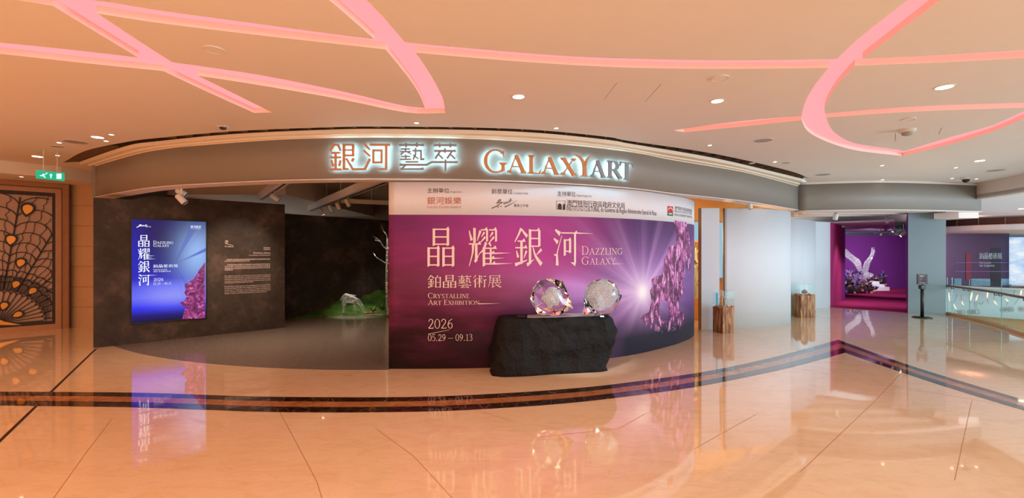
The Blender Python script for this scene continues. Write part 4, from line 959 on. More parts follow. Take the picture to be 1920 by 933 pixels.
# ================================================================== ROCK BENCH AND CRYSTALS
mb = MB(); n_u, n_v = 64, 22
ax = Vector((2.2, .42)).normalized(); ay = Vector((-ax.y, ax.x)); org = Vector((-.30, 7.10))
def rockpt(u, v):
    a = 2*PI*u; cx_, sy_ = math.cos(a), math.sin(a)
    e = .38; X = math.copysign(abs(cx_)**e, cx_); Y = math.copysign(abs(sy_)**e, sy_)
    zz = v; L0 = .0-.02*(1-zz); wid = 2.24+.10*zz
    lft = -.03*(1-zz)+.10*zz; rgt = 2.00+.30*zz if zz < .75 else 2.225-.1*(zz-.75)/.25
    x = lft+(rgt-lft)*(X*.5+.5); y = .02+.62*(Y*.5+.5)+(.05*zz if Y < 0 else 0)
    p = org+ax*x+ay*y; z = .91*zz
    if zz > .9: p = p.lerp(org+ax*1.1+ay*.33, (zz-.9)/.1*.05)
    q = Vector((p.x, p.y, z)); d = noise.noise(q*1.7)*.07+abs(noise.noise(q*3.1+Vector((3, 1, 0))))*.09-abs(noise.noise(q*5.3))*.05+noise.noise(q*11)*.015
    c = org+ax*1.1+ay*.33; out = Vector((q.x-c.x, q.y-c.y, 0)); out = out.normalized() if out.length > .01 else Vector((0, 0, 0))
    return q+out*(d-.045)*(1 if zz > .02 else .6)
vs = [rockpt(i/n_u, k/n_v) for k in range(n_v+1) for i in range(n_u)]
fs = [(k*n_u+i, k*n_u+(i+1) % n_u, (k+1)*n_u+(i+1) % n_u, (k+1)*n_u+i) for k in range(n_v) for i in range(n_u)]
cc = org+ax*1.1+ay*.33
top = [Vector((cc.x, cc.y, 0)).lerp(Vector((v.x, v.y, 0)), f) for f in (.72, .35) for v in vs[-n_u:]]
top = [Vector((v.x, v.y, .905+.012*noise.noise(v*5))) for v in top]; b0_ = n_v*n_u
vs += top+[Vector((cc.x, cc.y, .905))]
fs += [(b0_+i, b0_+(i+1) % n_u, b0_+n_u+(i+1) % n_u, b0_+n_u+i) for i in range(n_u)]+[(b0_+n_u+i, b0_+n_u+(i+1) % n_u, b0_+2*n_u+(i+1) % n_u, b0_+2*n_u+i) for i in range(n_u)]
fs += [(b0_+2*n_u+i, b0_+2*n_u+(i+1) % n_u, b0_+3*n_u) for i in range(n_u)]+[tuple(reversed(range(n_u)))]
mb.add(vs, fs); rk = obj('rock_bench', mb, 'rock', None, True, loc=(cc.x, cc.y, 0)); tag(rk, 'long black hewn rock bench carrying two crystals in front of the mural', 'rock bench')
pl_ = MB(); pts = [(-.5, -.12), (-.2, -.17), (.3, -.15), (.75, -.1), (.9, .02), (.6, .16), (0, .17), (-.45, .1)]
P2 = [cc+ax*a+ay*b for a, b in pts]; pl_.prism([(p.x, p.y) for p in P2], .895, .922)
tag(obj('quartz_bed', pl_, mat('pale quartz grit', (172, 160, 164), .6, var=.35, scale=60), rk), 'pale grit inlay on top of the rock')
def hullmesh(pts):
    bm = bmesh.new(); vv = [bm.verts.new(p) for p in pts]; r = bmesh.ops.convex_hull(bm, input=vv)
    bmesh.ops.delete(bm, geom=[x for x in r['geom_interior'] if isinstance(x, bmesh.types.BMVert)], context='VERTS')
    bmesh.ops.dissolve_limit(bm, angle_limit=.12, verts=bm.verts, edges=bm.edges)
    bmesh.ops.recalc_face_normals(bm, faces=bm.faces)
    bm.verts.index_update(); m = MB(); m.add([v.co.copy() for v in bm.verts], [[v.index for v in f.verts] for f in bm.faces]); bm.free(); return m
def blob(c, r, seed, amp=.35, sub_=3):
    bm = bmesh.new(); bmesh.ops.create_icosphere(bm, subdivisions=sub_, radius=1); o = MB()
    o.add([Vector(c)+Vector((v.co.x*r[0], v.co.y*r[1], v.co.z*r[2]))*(1+amp*noise.noise(v.co*2.2+Vector((seed, 0, 0)))) for v in bm.verts], [[v.index for v in f.verts] for f in bm.faces]); bm.free(); return o
def crystal(px, py, Y, rx, rz, extra, lab, seed):
    c = at(px, py, Y); random.seed(seed); pts = []
    for k in range(26):
        z = 1-2*(k+.5)/26; a = k*2.39996+seed; rr0 = math.sqrt(1-z*z); pts.append(Vector((c.x+rx*rr0*math.cos(a)*random.uniform(.93, 1.03), c.y+rx*.9*rr0*math.sin(a)*random.uniform(.93, 1.03), c.z+rz*z)))
    pts += [Vector((c.x+a, c.y+b, c.z+d)) for a, b, d in extra]
    pts = [Vector((p.x, p.y, max(p.z, .924))) for p in pts]
    th = thing('crystal', (c.x, c.y, .924), lab, 'crystal'); obj('faceted_body', hullmesh(pts), 'crystal', th); return th, c
k1, c1_ = crystal(1029, 557, 7.42, .315, .325, [(.40, -.05, -.17), (-.31, -.1, .0), (.22, -.1, .28)], 'clear faceted crystal with a pointed right side and a sparkling core', 11)
obj('frosted_core', blob(c1_+Vector((.04, -.02, .0)), (.11, .05, .12), 3, .5), 'frost', k1)
k2, c2_ = crystal(1129, 556, 7.55, .315, .325, [(-.33, -.05, -.30), (.33, 0, .02), (-.29, -.1, .16)], 'round faceted crystal with a milky core and a led at its foot', 5)
obj('frosted_core', blob(c2_+Vector((-.02, .02, .04)), (.22, .08, .20), 8, .3), 'frost', k2)
for px, py, Y, lab in ((1022, 525, 7.45, None),):
    pass
def led_lamp(p, lab):
    t_ = thing('spot_puck', tuple(p), lab, 'puck light'); obj('housing', MB().lathe([(.035, 0), (.04, .01), (.038, .022)], p, 16), 'metal_black', t_)
    obj('lens', MB().lathe([(.03, .022), (.028, .026)], p, 16), 'led', t_)
led_lamp(at(1129, 594, 7.44)-Vector((0, 0, .012)), 'small glowing led puck at the foot of the round crystal')
p = at(977, 594.5, 7.42); bx = MB().box((p.x-.07, p.y-.05, .915), (p.x+.07, p.y+.05, .945)); bo = obj('control_box', bx, 'metal_black', None, loc=(p.x, p.y, .905), bevel=.004); tag(bo, 'small flat black box on the left end of the rock', 'box')
lamp('crystal_spot', 'SPOT', (.9, 5.6, 3.9), 300, (.85, .93, 1), (1.1, 7.45, 1.2), .05, spot=.5)

# ================================================================== GALLERY: MOSS, DEER, TREE, TRACK BEAMS
mb = MB(); nu, nv = 60, 26
f0, f1 = Vector((-6.72, 13.32)), Vector((-3.0, 15.0)); k0, k1_ = Vector((-6.55, 13.38)), Vector((-3.4, 17.45))
vs = []
for i in range(nu+1):
    a = i/nu; p0 = f0.lerp(f1, a)+Vector((0, -.0)); p1 = k0.lerp(k1_, a)
    for k in range(nv+1):
        b = k/nv; p = p0.lerp(p1, b); q = Vector((p.x, p.y, 0))
        hgt = (.95*min(1, a*1.5)**1.1)*(b**.8)*(.75+.45*noise.noise(q*1.3)+.15*noise.noise(q*4))+.035*noise.noise(q*9)*(b > .02)
        vs.append((p.x, p.y, .004 if k == 0 else max(.01, hgt)))
mb.add(vs, [(i*(nv+1)+k, (i+1)*(nv+1)+k, (i+1)*(nv+1)+k+1, i*(nv+1)+k+1) for i in range(nu) for k in range(nv)])
mo = obj('moss_mound', mb, 'moss', None, True, loc=(-4.9, 14.6, 0)); tag(mo, 'green moss mound rising against the dark gallery wall', 'moss mound')
DY = 13.95
d6 = lambda a, b, dy=0: at(590+a/4.66, 410+b/4.66, DY+dy)
de = thing('crystal_deer', tuple(d6(310, 832)), 'transparent crystal deer grazing on the moss mound', 'deer sculpture')
ver = [d6(275, 690), d6(310, 688), d6(350, 700), d6(378, 718), d6(400, 742), d6(422, 765), d6(430, 795), d6(428, 818), d6(240, 690), d6(222, 714),
       d6(262, 712, -.06), d6(246, 745, -.07), d6(252, 785, -.07), d6(248, 828, -.07), d6(270, 712, .06), d6(262, 745, .08), d6(268, 785, .08), d6(262, 826, .08),
       d6(345, 735, -.05), d6(350, 780, -.06), d6(352, 830, -.06), d6(352, 735, .06), d6(362, 780, .07), d6(360, 826, .07), d6(408, 756, .05), d6(412, 752, -.06)]
edg = [(0, 1), (1, 2), (2, 3), (3, 4), (4, 5), (5, 6), (6, 7), (0, 8), (8, 9), (0, 10), (10, 11), (11, 12), (12, 13), (0, 14), (14, 15), (15, 16), (16, 17), (2, 18), (18, 19), (19, 20), (2, 21), (21, 22), (22, 23), (5, 24), (5, 25)]
rad = [.125, .135, .125, .085, .055, .06, .045, .03, .04, .015, .075, .035, .024, .022, .075, .035, .024, .022, .05, .026, .022, .05, .026, .022, .014, .014]
skin('body', ver, edg, rad, 'crystal_thin', de, 2, 1)
def branch(mb, pts, r0, r1): mb.tube([(p.x, p.y, p.z) for p in catmull(pts, 4)], [r0+(r1-r0)*i/(4*(len(pts)-1)) for i in range(4*(len(pts)-1)+1)], 7)
TY = 13.75
t6 = lambda a, b, dy=0: at(590+a/4.66, 410+b/4.66, TY+dy)
tr = thing('crystal_tree', tuple(t6(640, 838)), 'bare glittering crystal tree beside the mural edge', 'tree sculpture')
mb = MB(); branch(mb, [t6(642, 838), t6(634, 700), t6(630, 540), t6(632, 400), t6(634, 270), t6(636, 170)], .05, .03); obj('trunk', mb, 'branch_glass', tr)
for P_ in ([(636, 180), (626, 140), (602, 105), (592, 70), (583, 36)], [(634, 265), (604, 245), (588, 225), (570, 192), (545, 172), (508, 150)], [(632, 388), (606, 378), (580, 360), (548, 342), (528, 320), (510, 288)], [(640, 260), (680, 220), (710, 150), (730, 90)], [(640, 390), (690, 350), (740, 300)], [(604, 110), (590, 90), (578, 62)], [(570, 195), (530, 186)]):
    mb = MB(); branch(mb, [t6(a, b, .1*math.sin(a)) for a, b in P_], .02, .005); obj('branch', mb, 'branch_glass', tr)
for px, py in ((698, 585), (718, 582)):
    p = at(px, py, 13.9); f_ = thing('moss_fern', tuple(p), 'low bright fern tuft %s on the moss' % ('beside the grazing deer' if px < 700 else 'at the foot of the crystal tree'), 'fern')
    mb = MB()
    for k in range(22):
        a = random.uniform(0, 2*PI); l = random.uniform(.1, .22); d = Vector((math.cos(a), math.sin(a), random.uniform(.5, 1.4)))*l; s_ = Vector((-math.sin(a), math.cos(a), 0))*.025
        mb.add([p, p+d*.55+s_, p+d-Vector((0, 0, .05)), p+d*.55-s_], [(0, 1, 2, 3)])
    obj('frond', mb, 'leaf', f_)
mb = MB().tube([at(684, 586, 13.85), at(712, 585, 13.85)], [.035, .03], 9); tag(obj('fallen_log', mb, 'wood', None, True, loc=tuple(at(698, 588, 13.85))), 'short pale fallen log in front of the crystal tree', 'log')
def beam(pa, pb, z0, z1, w, lab):
    a, b = Vector(pa), Vector(pb); d = (b-a).normalized(); n = Vector((-d.y, d.x))*w/2; m_ = (a+b)/2
    t_ = thing('track_beam', (m_.x, m_.y, z0), lab, 'lighting beam')
    obj('channel', MB().prism([a+n, a-n, b-n, b+n], z0, z1), 'metal_white', t_, bevel=.006)
    obj('track', MB().prism([a+n*.25, a-n*.25, b-n*.25, b+n*.25], z0-.012, z0), 'metal_black', t_)
    L = (b-a).length; k = max(2, int(L/1.6))
    for i in range(k): q = a.lerp(b, (i+.5)/k); obj('rod', MB().tube([(q.x, q.y, z1), (q.x, q.y, 4.019)], .008, 6), 'metal_white', t_)
beam((-6.60, 11.95), (-4.2, 8.6), 3.35, 3.52, .17, 'white suspended lighting beam above the preface wall')
beam((-6.8, 15.3), (-2.2, 8.5), 3.35, 3.54, .2, 'long white suspended lighting beam running in from the mural edge')
beam((-4.9, 13.0), (-1.9, 14.6), 3.37, 3.5, .14, 'white suspended cross beam at the rear of the gallery')
def spot(p, aim, lab, mt='metal_white', r=.055, L=.2, on=True, group=None, hang=.1):
    p = Vector(p); d = (Vector(aim)-p).normalized(); t_ = thing('track_spotlight', tuple(p), lab, 'spotlight', group)
    obj('body', MB().tube([p-d*L*.5, p-d*L*.42, p+d*L*.42, p+d*L*.5], [r*.8, r, r, r*.98], 14), mt, t_, True)
    obj('rim', MB().tube([p+d*L*.5, p+d*L*.54], [r*1.02, r*1.02], 14), 'metal_black', t_)
    obj('lens', MB().tube([p+d*L*.541, p+d*L*.55], [r*.8, r*.8], 14), 'lamp_small' if on else 'metal_grey', t_)
    obj('stem', MB().tube([p, p+Vector((0, 0, hang))], .014, 8), mt, t_); return t_
def under(pa, pb, px, z):
    pa, pb = Vector(pa), Vector(pb); k = (px-CX)/FOC; a = pa.x-k*pa.y; b = pb.x-k*pb.y; p = pa.lerp(pb, a/(a-b)); return Vector((p.x, p.y, z))
BA, BB = ((-6.60, 11.95), (-4.2, 8.6)), ((-6.8, 15.3), (-2.2, 8.5))
spot(under(*BA, 515, 3.2), (-4.0, 13.6, 1.4), 'white spotlight under the beam above the preface wall', hang=.136)
for i, (px, w_) in enumerate(((603, 'farthest'), (620, 'second farthest'), (634, 'second nearest'), (652, 'nearest'))):
    spot(under(*BB, px, 3.2), (-4.9+i*.3, 14.4, .8), 'white spotlight under the long gallery beam, %s of its four' % w_, hang=.136)
p = at(341, 361, 8.72); spot(p, p+Vector((.8, .15, -.55)), 'upper white spotlight of the pair under the fascia lip', r=.06, L=.2, on=False, hang=max(.05, 3.19-p.z))
p = at(340, 373, 8.62); spot(p, p+Vector((.6, .15, -.75)), 'lower white spotlight of the pair under the fascia lip', r=.06, L=.2, on=False, hang=max(.05, 3.19-p.z))
spot(at(1406, 384, 11.5), (6.6, 11.7, 1.0), 'white spotlight under the fascia in front of the curved partition', hang=.1, on=False)
spot(at(1567, 405, 14.2), (10.6, 15.4, 1.0), 'white spotlight under the right fascia beside the slim partition', r=.07, L=.22, on=False, hang=.12)
lamp('preface_spot', 'SPOT', (-4.9, 9.3, 3.3), 300, WARM, (-6.75, 11.1, 1.7), .05, spot=.78, blend=.8)
lamp('preface_spot_b', 'SPOT', (-6.2, 8.9, 3.1), 60, WARM, (-7.5, 10.4, 1.5), .05, spot=.9, blend=.8)
lamp('deer_spot', 'SPOT', (-4.9, 12.6, 3.3), 300, (1, .9, .75), (-4.85, 14.0, .3), .05, spot=.55, blend=.8)
lamp('deer_back_spot', 'SPOT', (-5.6, 14.3, 2.9), 160, (1, .95, .85), (-4.85, 13.95, .4), .05, spot=.5, blend=.6)
lamp('tree_spot', 'SPOT', (-3.6, 12.2, 3.3), 150, (1, .9, .78), (-3.9, 14.0, 1.6), .05, spot=.7, blend=.7)
lamp('gallery_spot', 'SPOT', (-4.6, 10.6, 3.25), 300, WARM, (-4.2, 10.6, 0), .1, spot=1.9, blend=1)
lamp('gallery_spot_b', 'SPOT', (-6.4, 9.6, 3.1), 160, WARM, (-6.0, 9.2, 0), .1, spot=1.7, blend=1)
lamp('gallery_ceiling_fill', 'SPOT', (-4.4, 10.6, 3.6), 40, WARM, (-4.4, 10.6, 5), .03, spot=2.6, blend=1)  # hidden lamp added above the beams to brighten the gallery ceiling
lamp('amber_light', 'POINT', (6.2, 14.2, 2.5), 150, (1, .60, .26), None, .05)
lamp('cabinet_fill', 'POINT', (5.55, 12.5, 2.6), 55, (1, .76, .48), None, .04)  # hidden lamp added behind the partition to brighten the golden crystals

# ================================================================== WOODEN PLINTHS WITH GLASS COVERS
def plinth(fx, fyy, rz, w, dpt, hw, hg, lab, seed):
    random.seed(seed); c, s_ = math.cos(rz), math.sin(rz); O = Vector((fx, fyy))
    L2 = lambda a, b, z: Vector((O.x+c*a-s_*b, O.y+s_*a+c*b, z))
    mid = L2(w/2, dpt/2, 0); th = thing('display_plinth', tuple(mid), lab, 'display plinth')
    per = []
    for (a0, b0), (a1, b1) in (((0, 0), (w, 0)), ((w, 0), (w, dpt)), ((w, dpt), (0, dpt)), ((0, dpt), (0, 0))):
        for k in range(9): per.append((a0+(a1-a0)*k/9, b0+(b1-b0)*k/9))
    n = len(per); zt = [hw-.02-random.random()*.05+.02*math.sin(i*.9) for i in range(n)]
    vs = [L2(a, b, 0) for a, b in per]+[L2(a, b, zt[i]) for i, (a, b) in enumerate(per)]+[L2(w/2, dpt/2, hw-.05)]
    fs = [(i, (i+1) % n, n+(i+1) % n, n+i) for i in range(n)]+[tuple(reversed(range(n)))]+[(n+i, n+(i+1) % n, 2*n) for i in range(n)]
    obj('wood_block', MB().add(vs, fs), 'wood', th)
    mb = MB()
    for i, (a, b) in enumerate(per):
        if random.random() < .8:
            q = L2(a*.9+w*.05, b*.9+dpt*.05, zt[i]+.006); bl = blob(q, (random.uniform(.014, .03), random.uniform(.012, .022), random.uniform(.006, .016)), i, .5, 1); mb.add(bl.v, bl.f)
    tag(obj('fungus_crust', mb, 'wood_rim', th, True), 'pale crinkled fungus growing along the top edge', None, None, 'stuff')
    mb = MB(); t_ = .006; z0 = hw-.10
    for a0, b0, a1, b1 in ((0, 0, w, t_), (0, dpt-t_, w, dpt), (0, t_, t_, dpt-t_), (w-t_, t_, w, dpt-t_)): mb.prism([(L2(a, b, 0).x, L2(a, b, 0).y) for a, b in ((a0-.004, b0-.004), (a1+.004, b0-.004), (a1+.004, b1+.004), (a0-.004, b1+.004))], hw-.005, hg-.006)
    mb.prism([(L2(a, b, 0).x, L2(a, b, 0).y) for a, b in ((-.004, -.004), (w+.004, -.004), (w+.004, dpt+.004), (-.004, dpt+.004))], hg-.006, hg)
    tag(obj('glass_cover', mb, 'pane', th), 'clear glass box set on the wood')
    return th, L2
t1, L1 = plinth(5.09, 10.94, .30, .335, .34, .68, 1.03, 'wooden plinth with glass cover in front of the narrow white partition', 3)
mb = MB(); mb.prism([(L1(a, b, 0).x, L1(a, b, 0).y) for a, b in ((.03, .24), (.12, .30), (.11, .315), (.02, .255))], .655, .96); tag(obj('blue_reflection_slab', mb, 'reflection_glow', None, loc=tuple(L1(.06, .28, .655))), 'added pale blue slab standing in for a screen reflection in the nearer glass case', 'reflection slab')  # added slab, stands in for the blue screen mirrored on the glass
mb = MB()
for k in range(14):
    q = L1(random.uniform(.08, .27), random.uniform(.06, .24), .635); h = random.uniform(.08, .24); e = q+Vector((random.uniform(-.03, .03), random.uniform(-.02, .02), h)); mb.tube([q, (q+e)/2+Vector((.01, 0, 0)), e], [.006, .005, .003], 5)
    bl = blob(e, (.016, .014, .01), k, .3, 1); mb.add(bl.v, bl.f)
tag(obj('coral_sprig', mb, mat('glassy coral', (236, 226, 214), .25), None, True, loc=tuple(L1(.17, .15, .63))), 'small pale coral sprigs inside the nearer glass case', 'coral sprig')
t2, L2_ = plinth(8.60, 13.50, .04, .44, .32, .72, 1.0, 'wooden plinth with glass cover in front of the rear curved partition', 9)
q = L2_(.22, .15, .71); mb = MB().lathe([(.03, -.04), (.025, .0), (.07, .01), (.085, .04), (.07, .085), (.03, .12), (.008, .13)], q, 16); tag(obj('mushroom', mb, 'shroom', None, True, loc=tuple(q)), 'red brown crystal mushroom inside the farther glass case', 'mushroom')
mb = MB()
for a, z in ((-.03, .22), (.015, .27), (.0, .17)): bl = blob(q+Vector((a, 0, z)), (.014, .012, .012), z, .2, 1); mb.add(bl.v, bl.f)
mb.tube([q+Vector((0, 0, .12)), q+Vector((.012, 0, .27))], .003, 5); tag(obj('sparkling_sprig', mb, 'sparkle', None, True, loc=tuple(q)), 'thin sparkling stem rising over the red brown mushroom', 'crystal stem')
# glimpses of the amber room between the partitions
mb = MB(); p0, p1 = at(1303, 452, 16.9), at(1315, 416, 16.9); mb.box((p0.x-.1, 16.9, p0.z), (p1.x+.1, 17.299, p1.z)); mb.box((p0.x+.9, 16.9, 1.0), (8.6, 17.299, 3.05))
tag(obj('glowing_panel', mb, 'sky_panel', None, loc=(p0.x, 17, p0.z)), 'pale blue glowing panel seen between the partitions', 'display panel')
c = at(1308, 600, 13.2); cb = thing('display_cabinet', (5.4, 13.4, 0), 'amber lit cabinet glimpsed between mural and narrow partition', 'cabinet')
obj('body', MB().box((5.0, 13.1, 0), (5.75, 13.6, .62)), 'amber', cb, bevel=.01); obj('glass', MB().box((5.02, 13.12, .62), (5.73, 13.58, 2.24)), 'pane', cb); obj('shelf', MB().box((5.0, 13.1, 2.24), (5.75, 13.6, 2.3)), 'wood_strip', cb)
mb = MB()
for k in range(60):
    q = Vector((random.uniform(5.1, 5.65), random.uniform(13.2, 13.5), random.uniform(.66, 2.1))); bl = blob(q, (random.uniform(.03, .07),)*3, k, .6, 1); mb.add(bl.v, bl.f)
mb.tube([(5.38, 13.35, .62), (5.4, 13.35, 1.2), (5.40, 13.35, 2.1)], [.12, .1, .03], 8)
tag(obj('amber_crystal', mb, 'amber_crystal', None, loc=(5.38, 13.35, .62)), 'tall golden crystal cluster inside the amber cabinet', 'crystal')
mb = MB()
for k in range(9): a = PI*2*k/9; mb.tube([(6.15, 16.0, .62), (6.15+.35*math.cos(a), 16.0+.35*math.sin(a), 1.0)], .02, 6)
mb.tube([(6.15, 16.0, 0), (6.15, 16.0, .64)], .1, 10)
tag(obj('wood_branch_stand', mb, 'wood_strip', None, loc=(6.15, 16.0, 0)), 'brown branching stand glimpsed through the gap beside the curved partition', 'stand')

# ================================================================== PURPLE ROOM
EY = 22.3
e3 = lambda a, b, dy=0: at(1570+a/6.664, 440+b/6.664, EY+dy)
st = thing('white_steps', tuple(e3(520, 700)), 'three white steps leading up to the crystal eagle', 'steps')
for k, (a0, a1, zt_, zb_, dy) in enumerate(((385, 655, 652, 703, .2), (385, 592, 617, 655, .5), (385, 528, 580, 620, .8))):
    pa, pb = e3(a0, zb_, dy), e3(a1, zt_, dy); obj('step', MB().box((pa.x, pa.y, .02), (pb.x, e3(0, 0, 1.7).y, max(.06, pb.z))), 'step', st, bevel=.01)
eg = thing('crystal_eagle', tuple(e3(350, 590)), 'crystal eagle sculpture with raised wings in the purple room', 'eagle sculpture')
ver = [e3(300, 545), e3(330, 520), e3(365, 505), e3(400, 505), e3(430, 508), e3(448, 522), e3(285, 560), e3(262, 575), e3(350, 560), e3(352, 590), e3(320, 560), e3(318, 590)]
skin('body', ver, [(0, 1), (1, 2), (2, 3), (3, 4), (4, 5), (0, 6), (6, 7), (1, 8), (8, 9), (1, 10), (10, 11)], [.25, .27, .2, .14, .13, .03, .16, .08, .08, .04, .08, .04], 'feather_glass', eg, 2, 1)
def wing(lead, trail, nf, dy):
    A_ = [Vector(p) for p in catmull([e3(*p) for p in lead], 8)]; B_ = [Vector(p) for p in catmull([e3(*p) for p in trail], 8)]
    A_ = [p+Vector((0, dy*i/len(A_), 0)) for i, p in enumerate(A_)]; B_ = [p+Vector((0, dy*i/len(B_)-.12, 0)) for i, p in enumerate(B_)]
    pick = lambda C_, t: C_[int(t*(len(C_)-1))].lerp(C_[min(len(C_)-1, int(t*(len(C_)-1))+1)], (t*(len(C_)-1)) % 1)
    obj('wing_bone', MB().tube(A_, [.055*(1-.7*i/len(A_)) for i in range(len(A_))], 7), 'feather_glass', eg)
    for rank, (f0, f1) in enumerate(((.0, 1.0), (.0, .62), (.0, .34))):
        mb = MB()
        for k in range(nf):
            t_ = k/(nf-1); a = pick(A_, t_); b = pick(B_, min(1, t_*.98)); d = b-a; q = a+d*f0; e = a+d*f1*(1 if k % 2 else .93); ln_ = (e-q).length
            if ln_ < .02: continue
            d = (e-q)/ln_; side = Vector((d.z, 0, -d.x)); wd = min(.05, .2*ln_); y = Vector((0, -.03*rank, 0)); q = q+y
            vs = [q, q+d*ln_*.4+side*wd+Vector((0, .02, 0)), q+d*ln_*.85+side*wd*.7, q+d*ln_, q+d*ln_*.85-side*wd*.7, q+d*ln_*.4-side*wd-Vector((0, .02, 0))]
            vs2 = [v+Vector((0, .016, 0)) for v in vs]; mb.add(vs+vs2, [(0, 1, 2, 3, 4, 5), (11, 10, 9, 8, 7, 6)]+[(j, j+6, (j+1) % 6+6, (j+1) % 6) for j in range(6)])
        obj('feathers', mb, 'feather_glass', eg)
wing([(312, 500), (302, 430), (297, 330), (240, 275), (190, 225), (152, 176)], [(262, 500), (228, 420), (195, 360), (150, 310), (112, 275), (112, 215)], 30, .25)
wing([(322, 500), (318, 420), (326, 345), (352, 295), (374, 240), (376, 160)], [(362, 500), (362, 430), (372, 350), (386, 290), (402, 215), (384, 152)], 26, -.3)
lamp('eagle_spot', 'SPOT', (15.0, 17.6, 2.9), 202, (.92, .95, 1), tuple(e3(320, 430)), .05, spot=.5, blend=.5)
lamp('eagle_spot_b', 'SPOT', (17.6, 18.6, 2.9), 148, (1, .95, .92), tuple(e3(330, 420)), .05, spot=.5, blend=.5)
for k, (x, y, tx, ty, tz, e) in enumerate(((17.2, 20.6, 19.2, 24.2, 1.3, 300), (16.0, 20.0, 17.7, 24.0, 1.2, 260), (15.6, 18.9, 17.6, 21.5, 0, 330), (13.4, 16.8, 13.6, 17.2, 0, 260))):
    lamp('niche_spot', 'SPOT', (x, y, 2.85), e, (1, .86, .98), (tx, ty, tz), .06, spot=1.5, blend=1)
lamp('flower_spot', 'SPOT', (14.2, 17.4, 2.8), 351, (1, .92, .95), tuple(e3(220, 600, -.5)), .05, spot=.55, blend=.7)
lamp('niche_side_spot', 'SPOT', (13.0, 15.8, 2.8), 160, (1, .85, .9), (12.2, 17.0, .9), .06, spot=1.2, blend=1)
def bank(lab, spots, seed, nm='flower_bank'):
    random.seed(seed); c = e3(*spots[0][:2]); th = thing(nm, (c.x, c.y, .02), lab, 'flowers'); parts = {'flower_dark': MB(), 'flower_purple': MB(), 'flower_orange': MB(), 'flower_pale': MB()}
    for a, b, dy, rx, rz, n_, mix_ in spots:
        for k in range(n_):
            q = e3(a+random.gauss(0, rx), b+random.gauss(0, rz), dy+random.uniform(-.25, .25)); q.z = max(q.z, .05)
            m_ = random.choices(list(parts), mix_)[0]; mb = parts[m_]
            if m_ in ('flower_dark', 'flower_purple'):
                for l in range(5):
                    d = Vector((random.uniform(-.7, .7), random.uniform(-.5, .2), random.uniform(.2, 1.2))).normalized()*random.uniform(.12, .28); s_ = Vector((d.z, 0, -d.x)).normalized()*.035
                    mb.add([q, q+d*.5+s_, q+d, q+d*.5-s_+Vector((0, -.02, 0))], [(0, 1, 2, 3)])
            else:
                bl = blob(q+Vector((0, -.1, 0)), (random.uniform(.04, .075),)*3, k, .6, 1); mb.add(bl.v, bl.f)
    for m_, mb in parts.items():
        if mb.v: obj({'flower_dark': 'foliage', 'flower_purple': 'lavender_sprays', 'flower_orange': 'orange_blossoms', 'flower_pale': 'pale_blossoms'}[m_], mb, m_, th)
    return th
bank('mixed bank of purple and orange flowers massed beside the crystal eagle', [(150, 640, -.6, 32, 42, 60, (3, 5, 1.2, .6)), (165, 560, -.4, 28, 40, 45, (1.5, 6, .6, 1)), (235, 600, -.5, 32, 40, 70, (2, 6, .5, .8)), (150, 500, -.3, 12, 22, 14, (1, 4, 0, 2)), (300, 650, -.8, 40, 22, 50, (4, 2, 3, .6)), (360, 630, -.9, 20, 20, 24, (4, 1, 4, 0)), (255, 520, -.2, 16, 22, 22, (1, 5, .4, 1))], 4)
bank('dark low foliage at the front of the flower bank', [(170, 715, -1.0, 30, 13, 60, (9, 1, .3, 0)), (280, 705, -1.0, 45, 12, 80, (9, 1.5, .3, 0)), (390, 690, -1.0, 35, 12, 50, (9, 1, .3, .2)), (230, 690, -.9, 40, 16, 40, (6, 3, .5, .2))], 6, 'ground_foliage')
bank('smaller flower clump behind the top white step', [(490, 555, 1.3, 22, 22, 26, (4, 2, 2, 1)), (545, 560, 1.3, 14, 34, 24, (5, 2, 1, .5)), (555, 605, 1.1, 22, 8, 16, (6, 1, .3, .3)), (525, 572, 1.2, 10, 5, 8, (0, 0, 1, 5))], 8, 'flower_clump')
for i, (px, py, Y, dx, mt, lab) in enumerate(((1664, 412, 15.6, .5, 'metal_white', 'white spotlight highest in the purple room'), (1663, 428, 17.5, -.4, 'flower_purple', 'purple tinted spotlight under the white one in the purple room'), (1676, 431, 18.5, -.5, 'metal_white', 'slim spotlight in the middle of the purple room ceiling'),
        (1688, 434, 18.5, -.8, 'metal_white', 'spotlight second from the right wall of the purple room'), (1652, 436, 19.0, -.2, 'metal_white', 'leftmost small spotlight on the purple room ceiling'), (1694, 439, 17.0, -1.2, 'metal_white', 'lit spotlight touching the right wall of the purple room'))):
    p = at(px, py, Y); spot(p, tuple(p+Vector((dx, .5, -1))), lab, mt, .05 if Y > 16 else .065, .2, on=(i == 5), hang=max(.05, min(.4, 3.0-p.z)))

# ================================================================== SIGN STAND
sb = at(1729, 592, 13.55); sb.z = 0
ss = thing('sign_stand', tuple(sb), 'black sign stand with a small poster in front of the grey column', 'sign stand')
obj('base', MB().lathe([(.0, 0), (.235, 0), (.235, .018), (.2, .032), (.05, .045), (.0, .05)], sb, 28), 'metal_black', ss)
obj('pole', MB().tube([sb+Vector((0, 0, .03)), sb+Vector((0, 0, .96))], .042, 16), 'metal_black', ss, True)
obj('clamp', MB().box((-.075, -.05, .86), (.075, .05, .98), c=sb), 'metal_black', ss, bevel=.012)
obj('neck', MB().tube([sb+Vector((0, 0, .97)), sb+Vector((0, 0, 1.02))], .02, 10), 'metal_black', ss)
fr = obj('frame', MB().box((-.155, -.02, 1.0), (.155, .015, 1.31), c=sb), 'metal_black', ss, bevel=.006)
g = G('dark red poster'); p = g.pos(); n1 = g.noise(p, 9, 5, .65, .8)
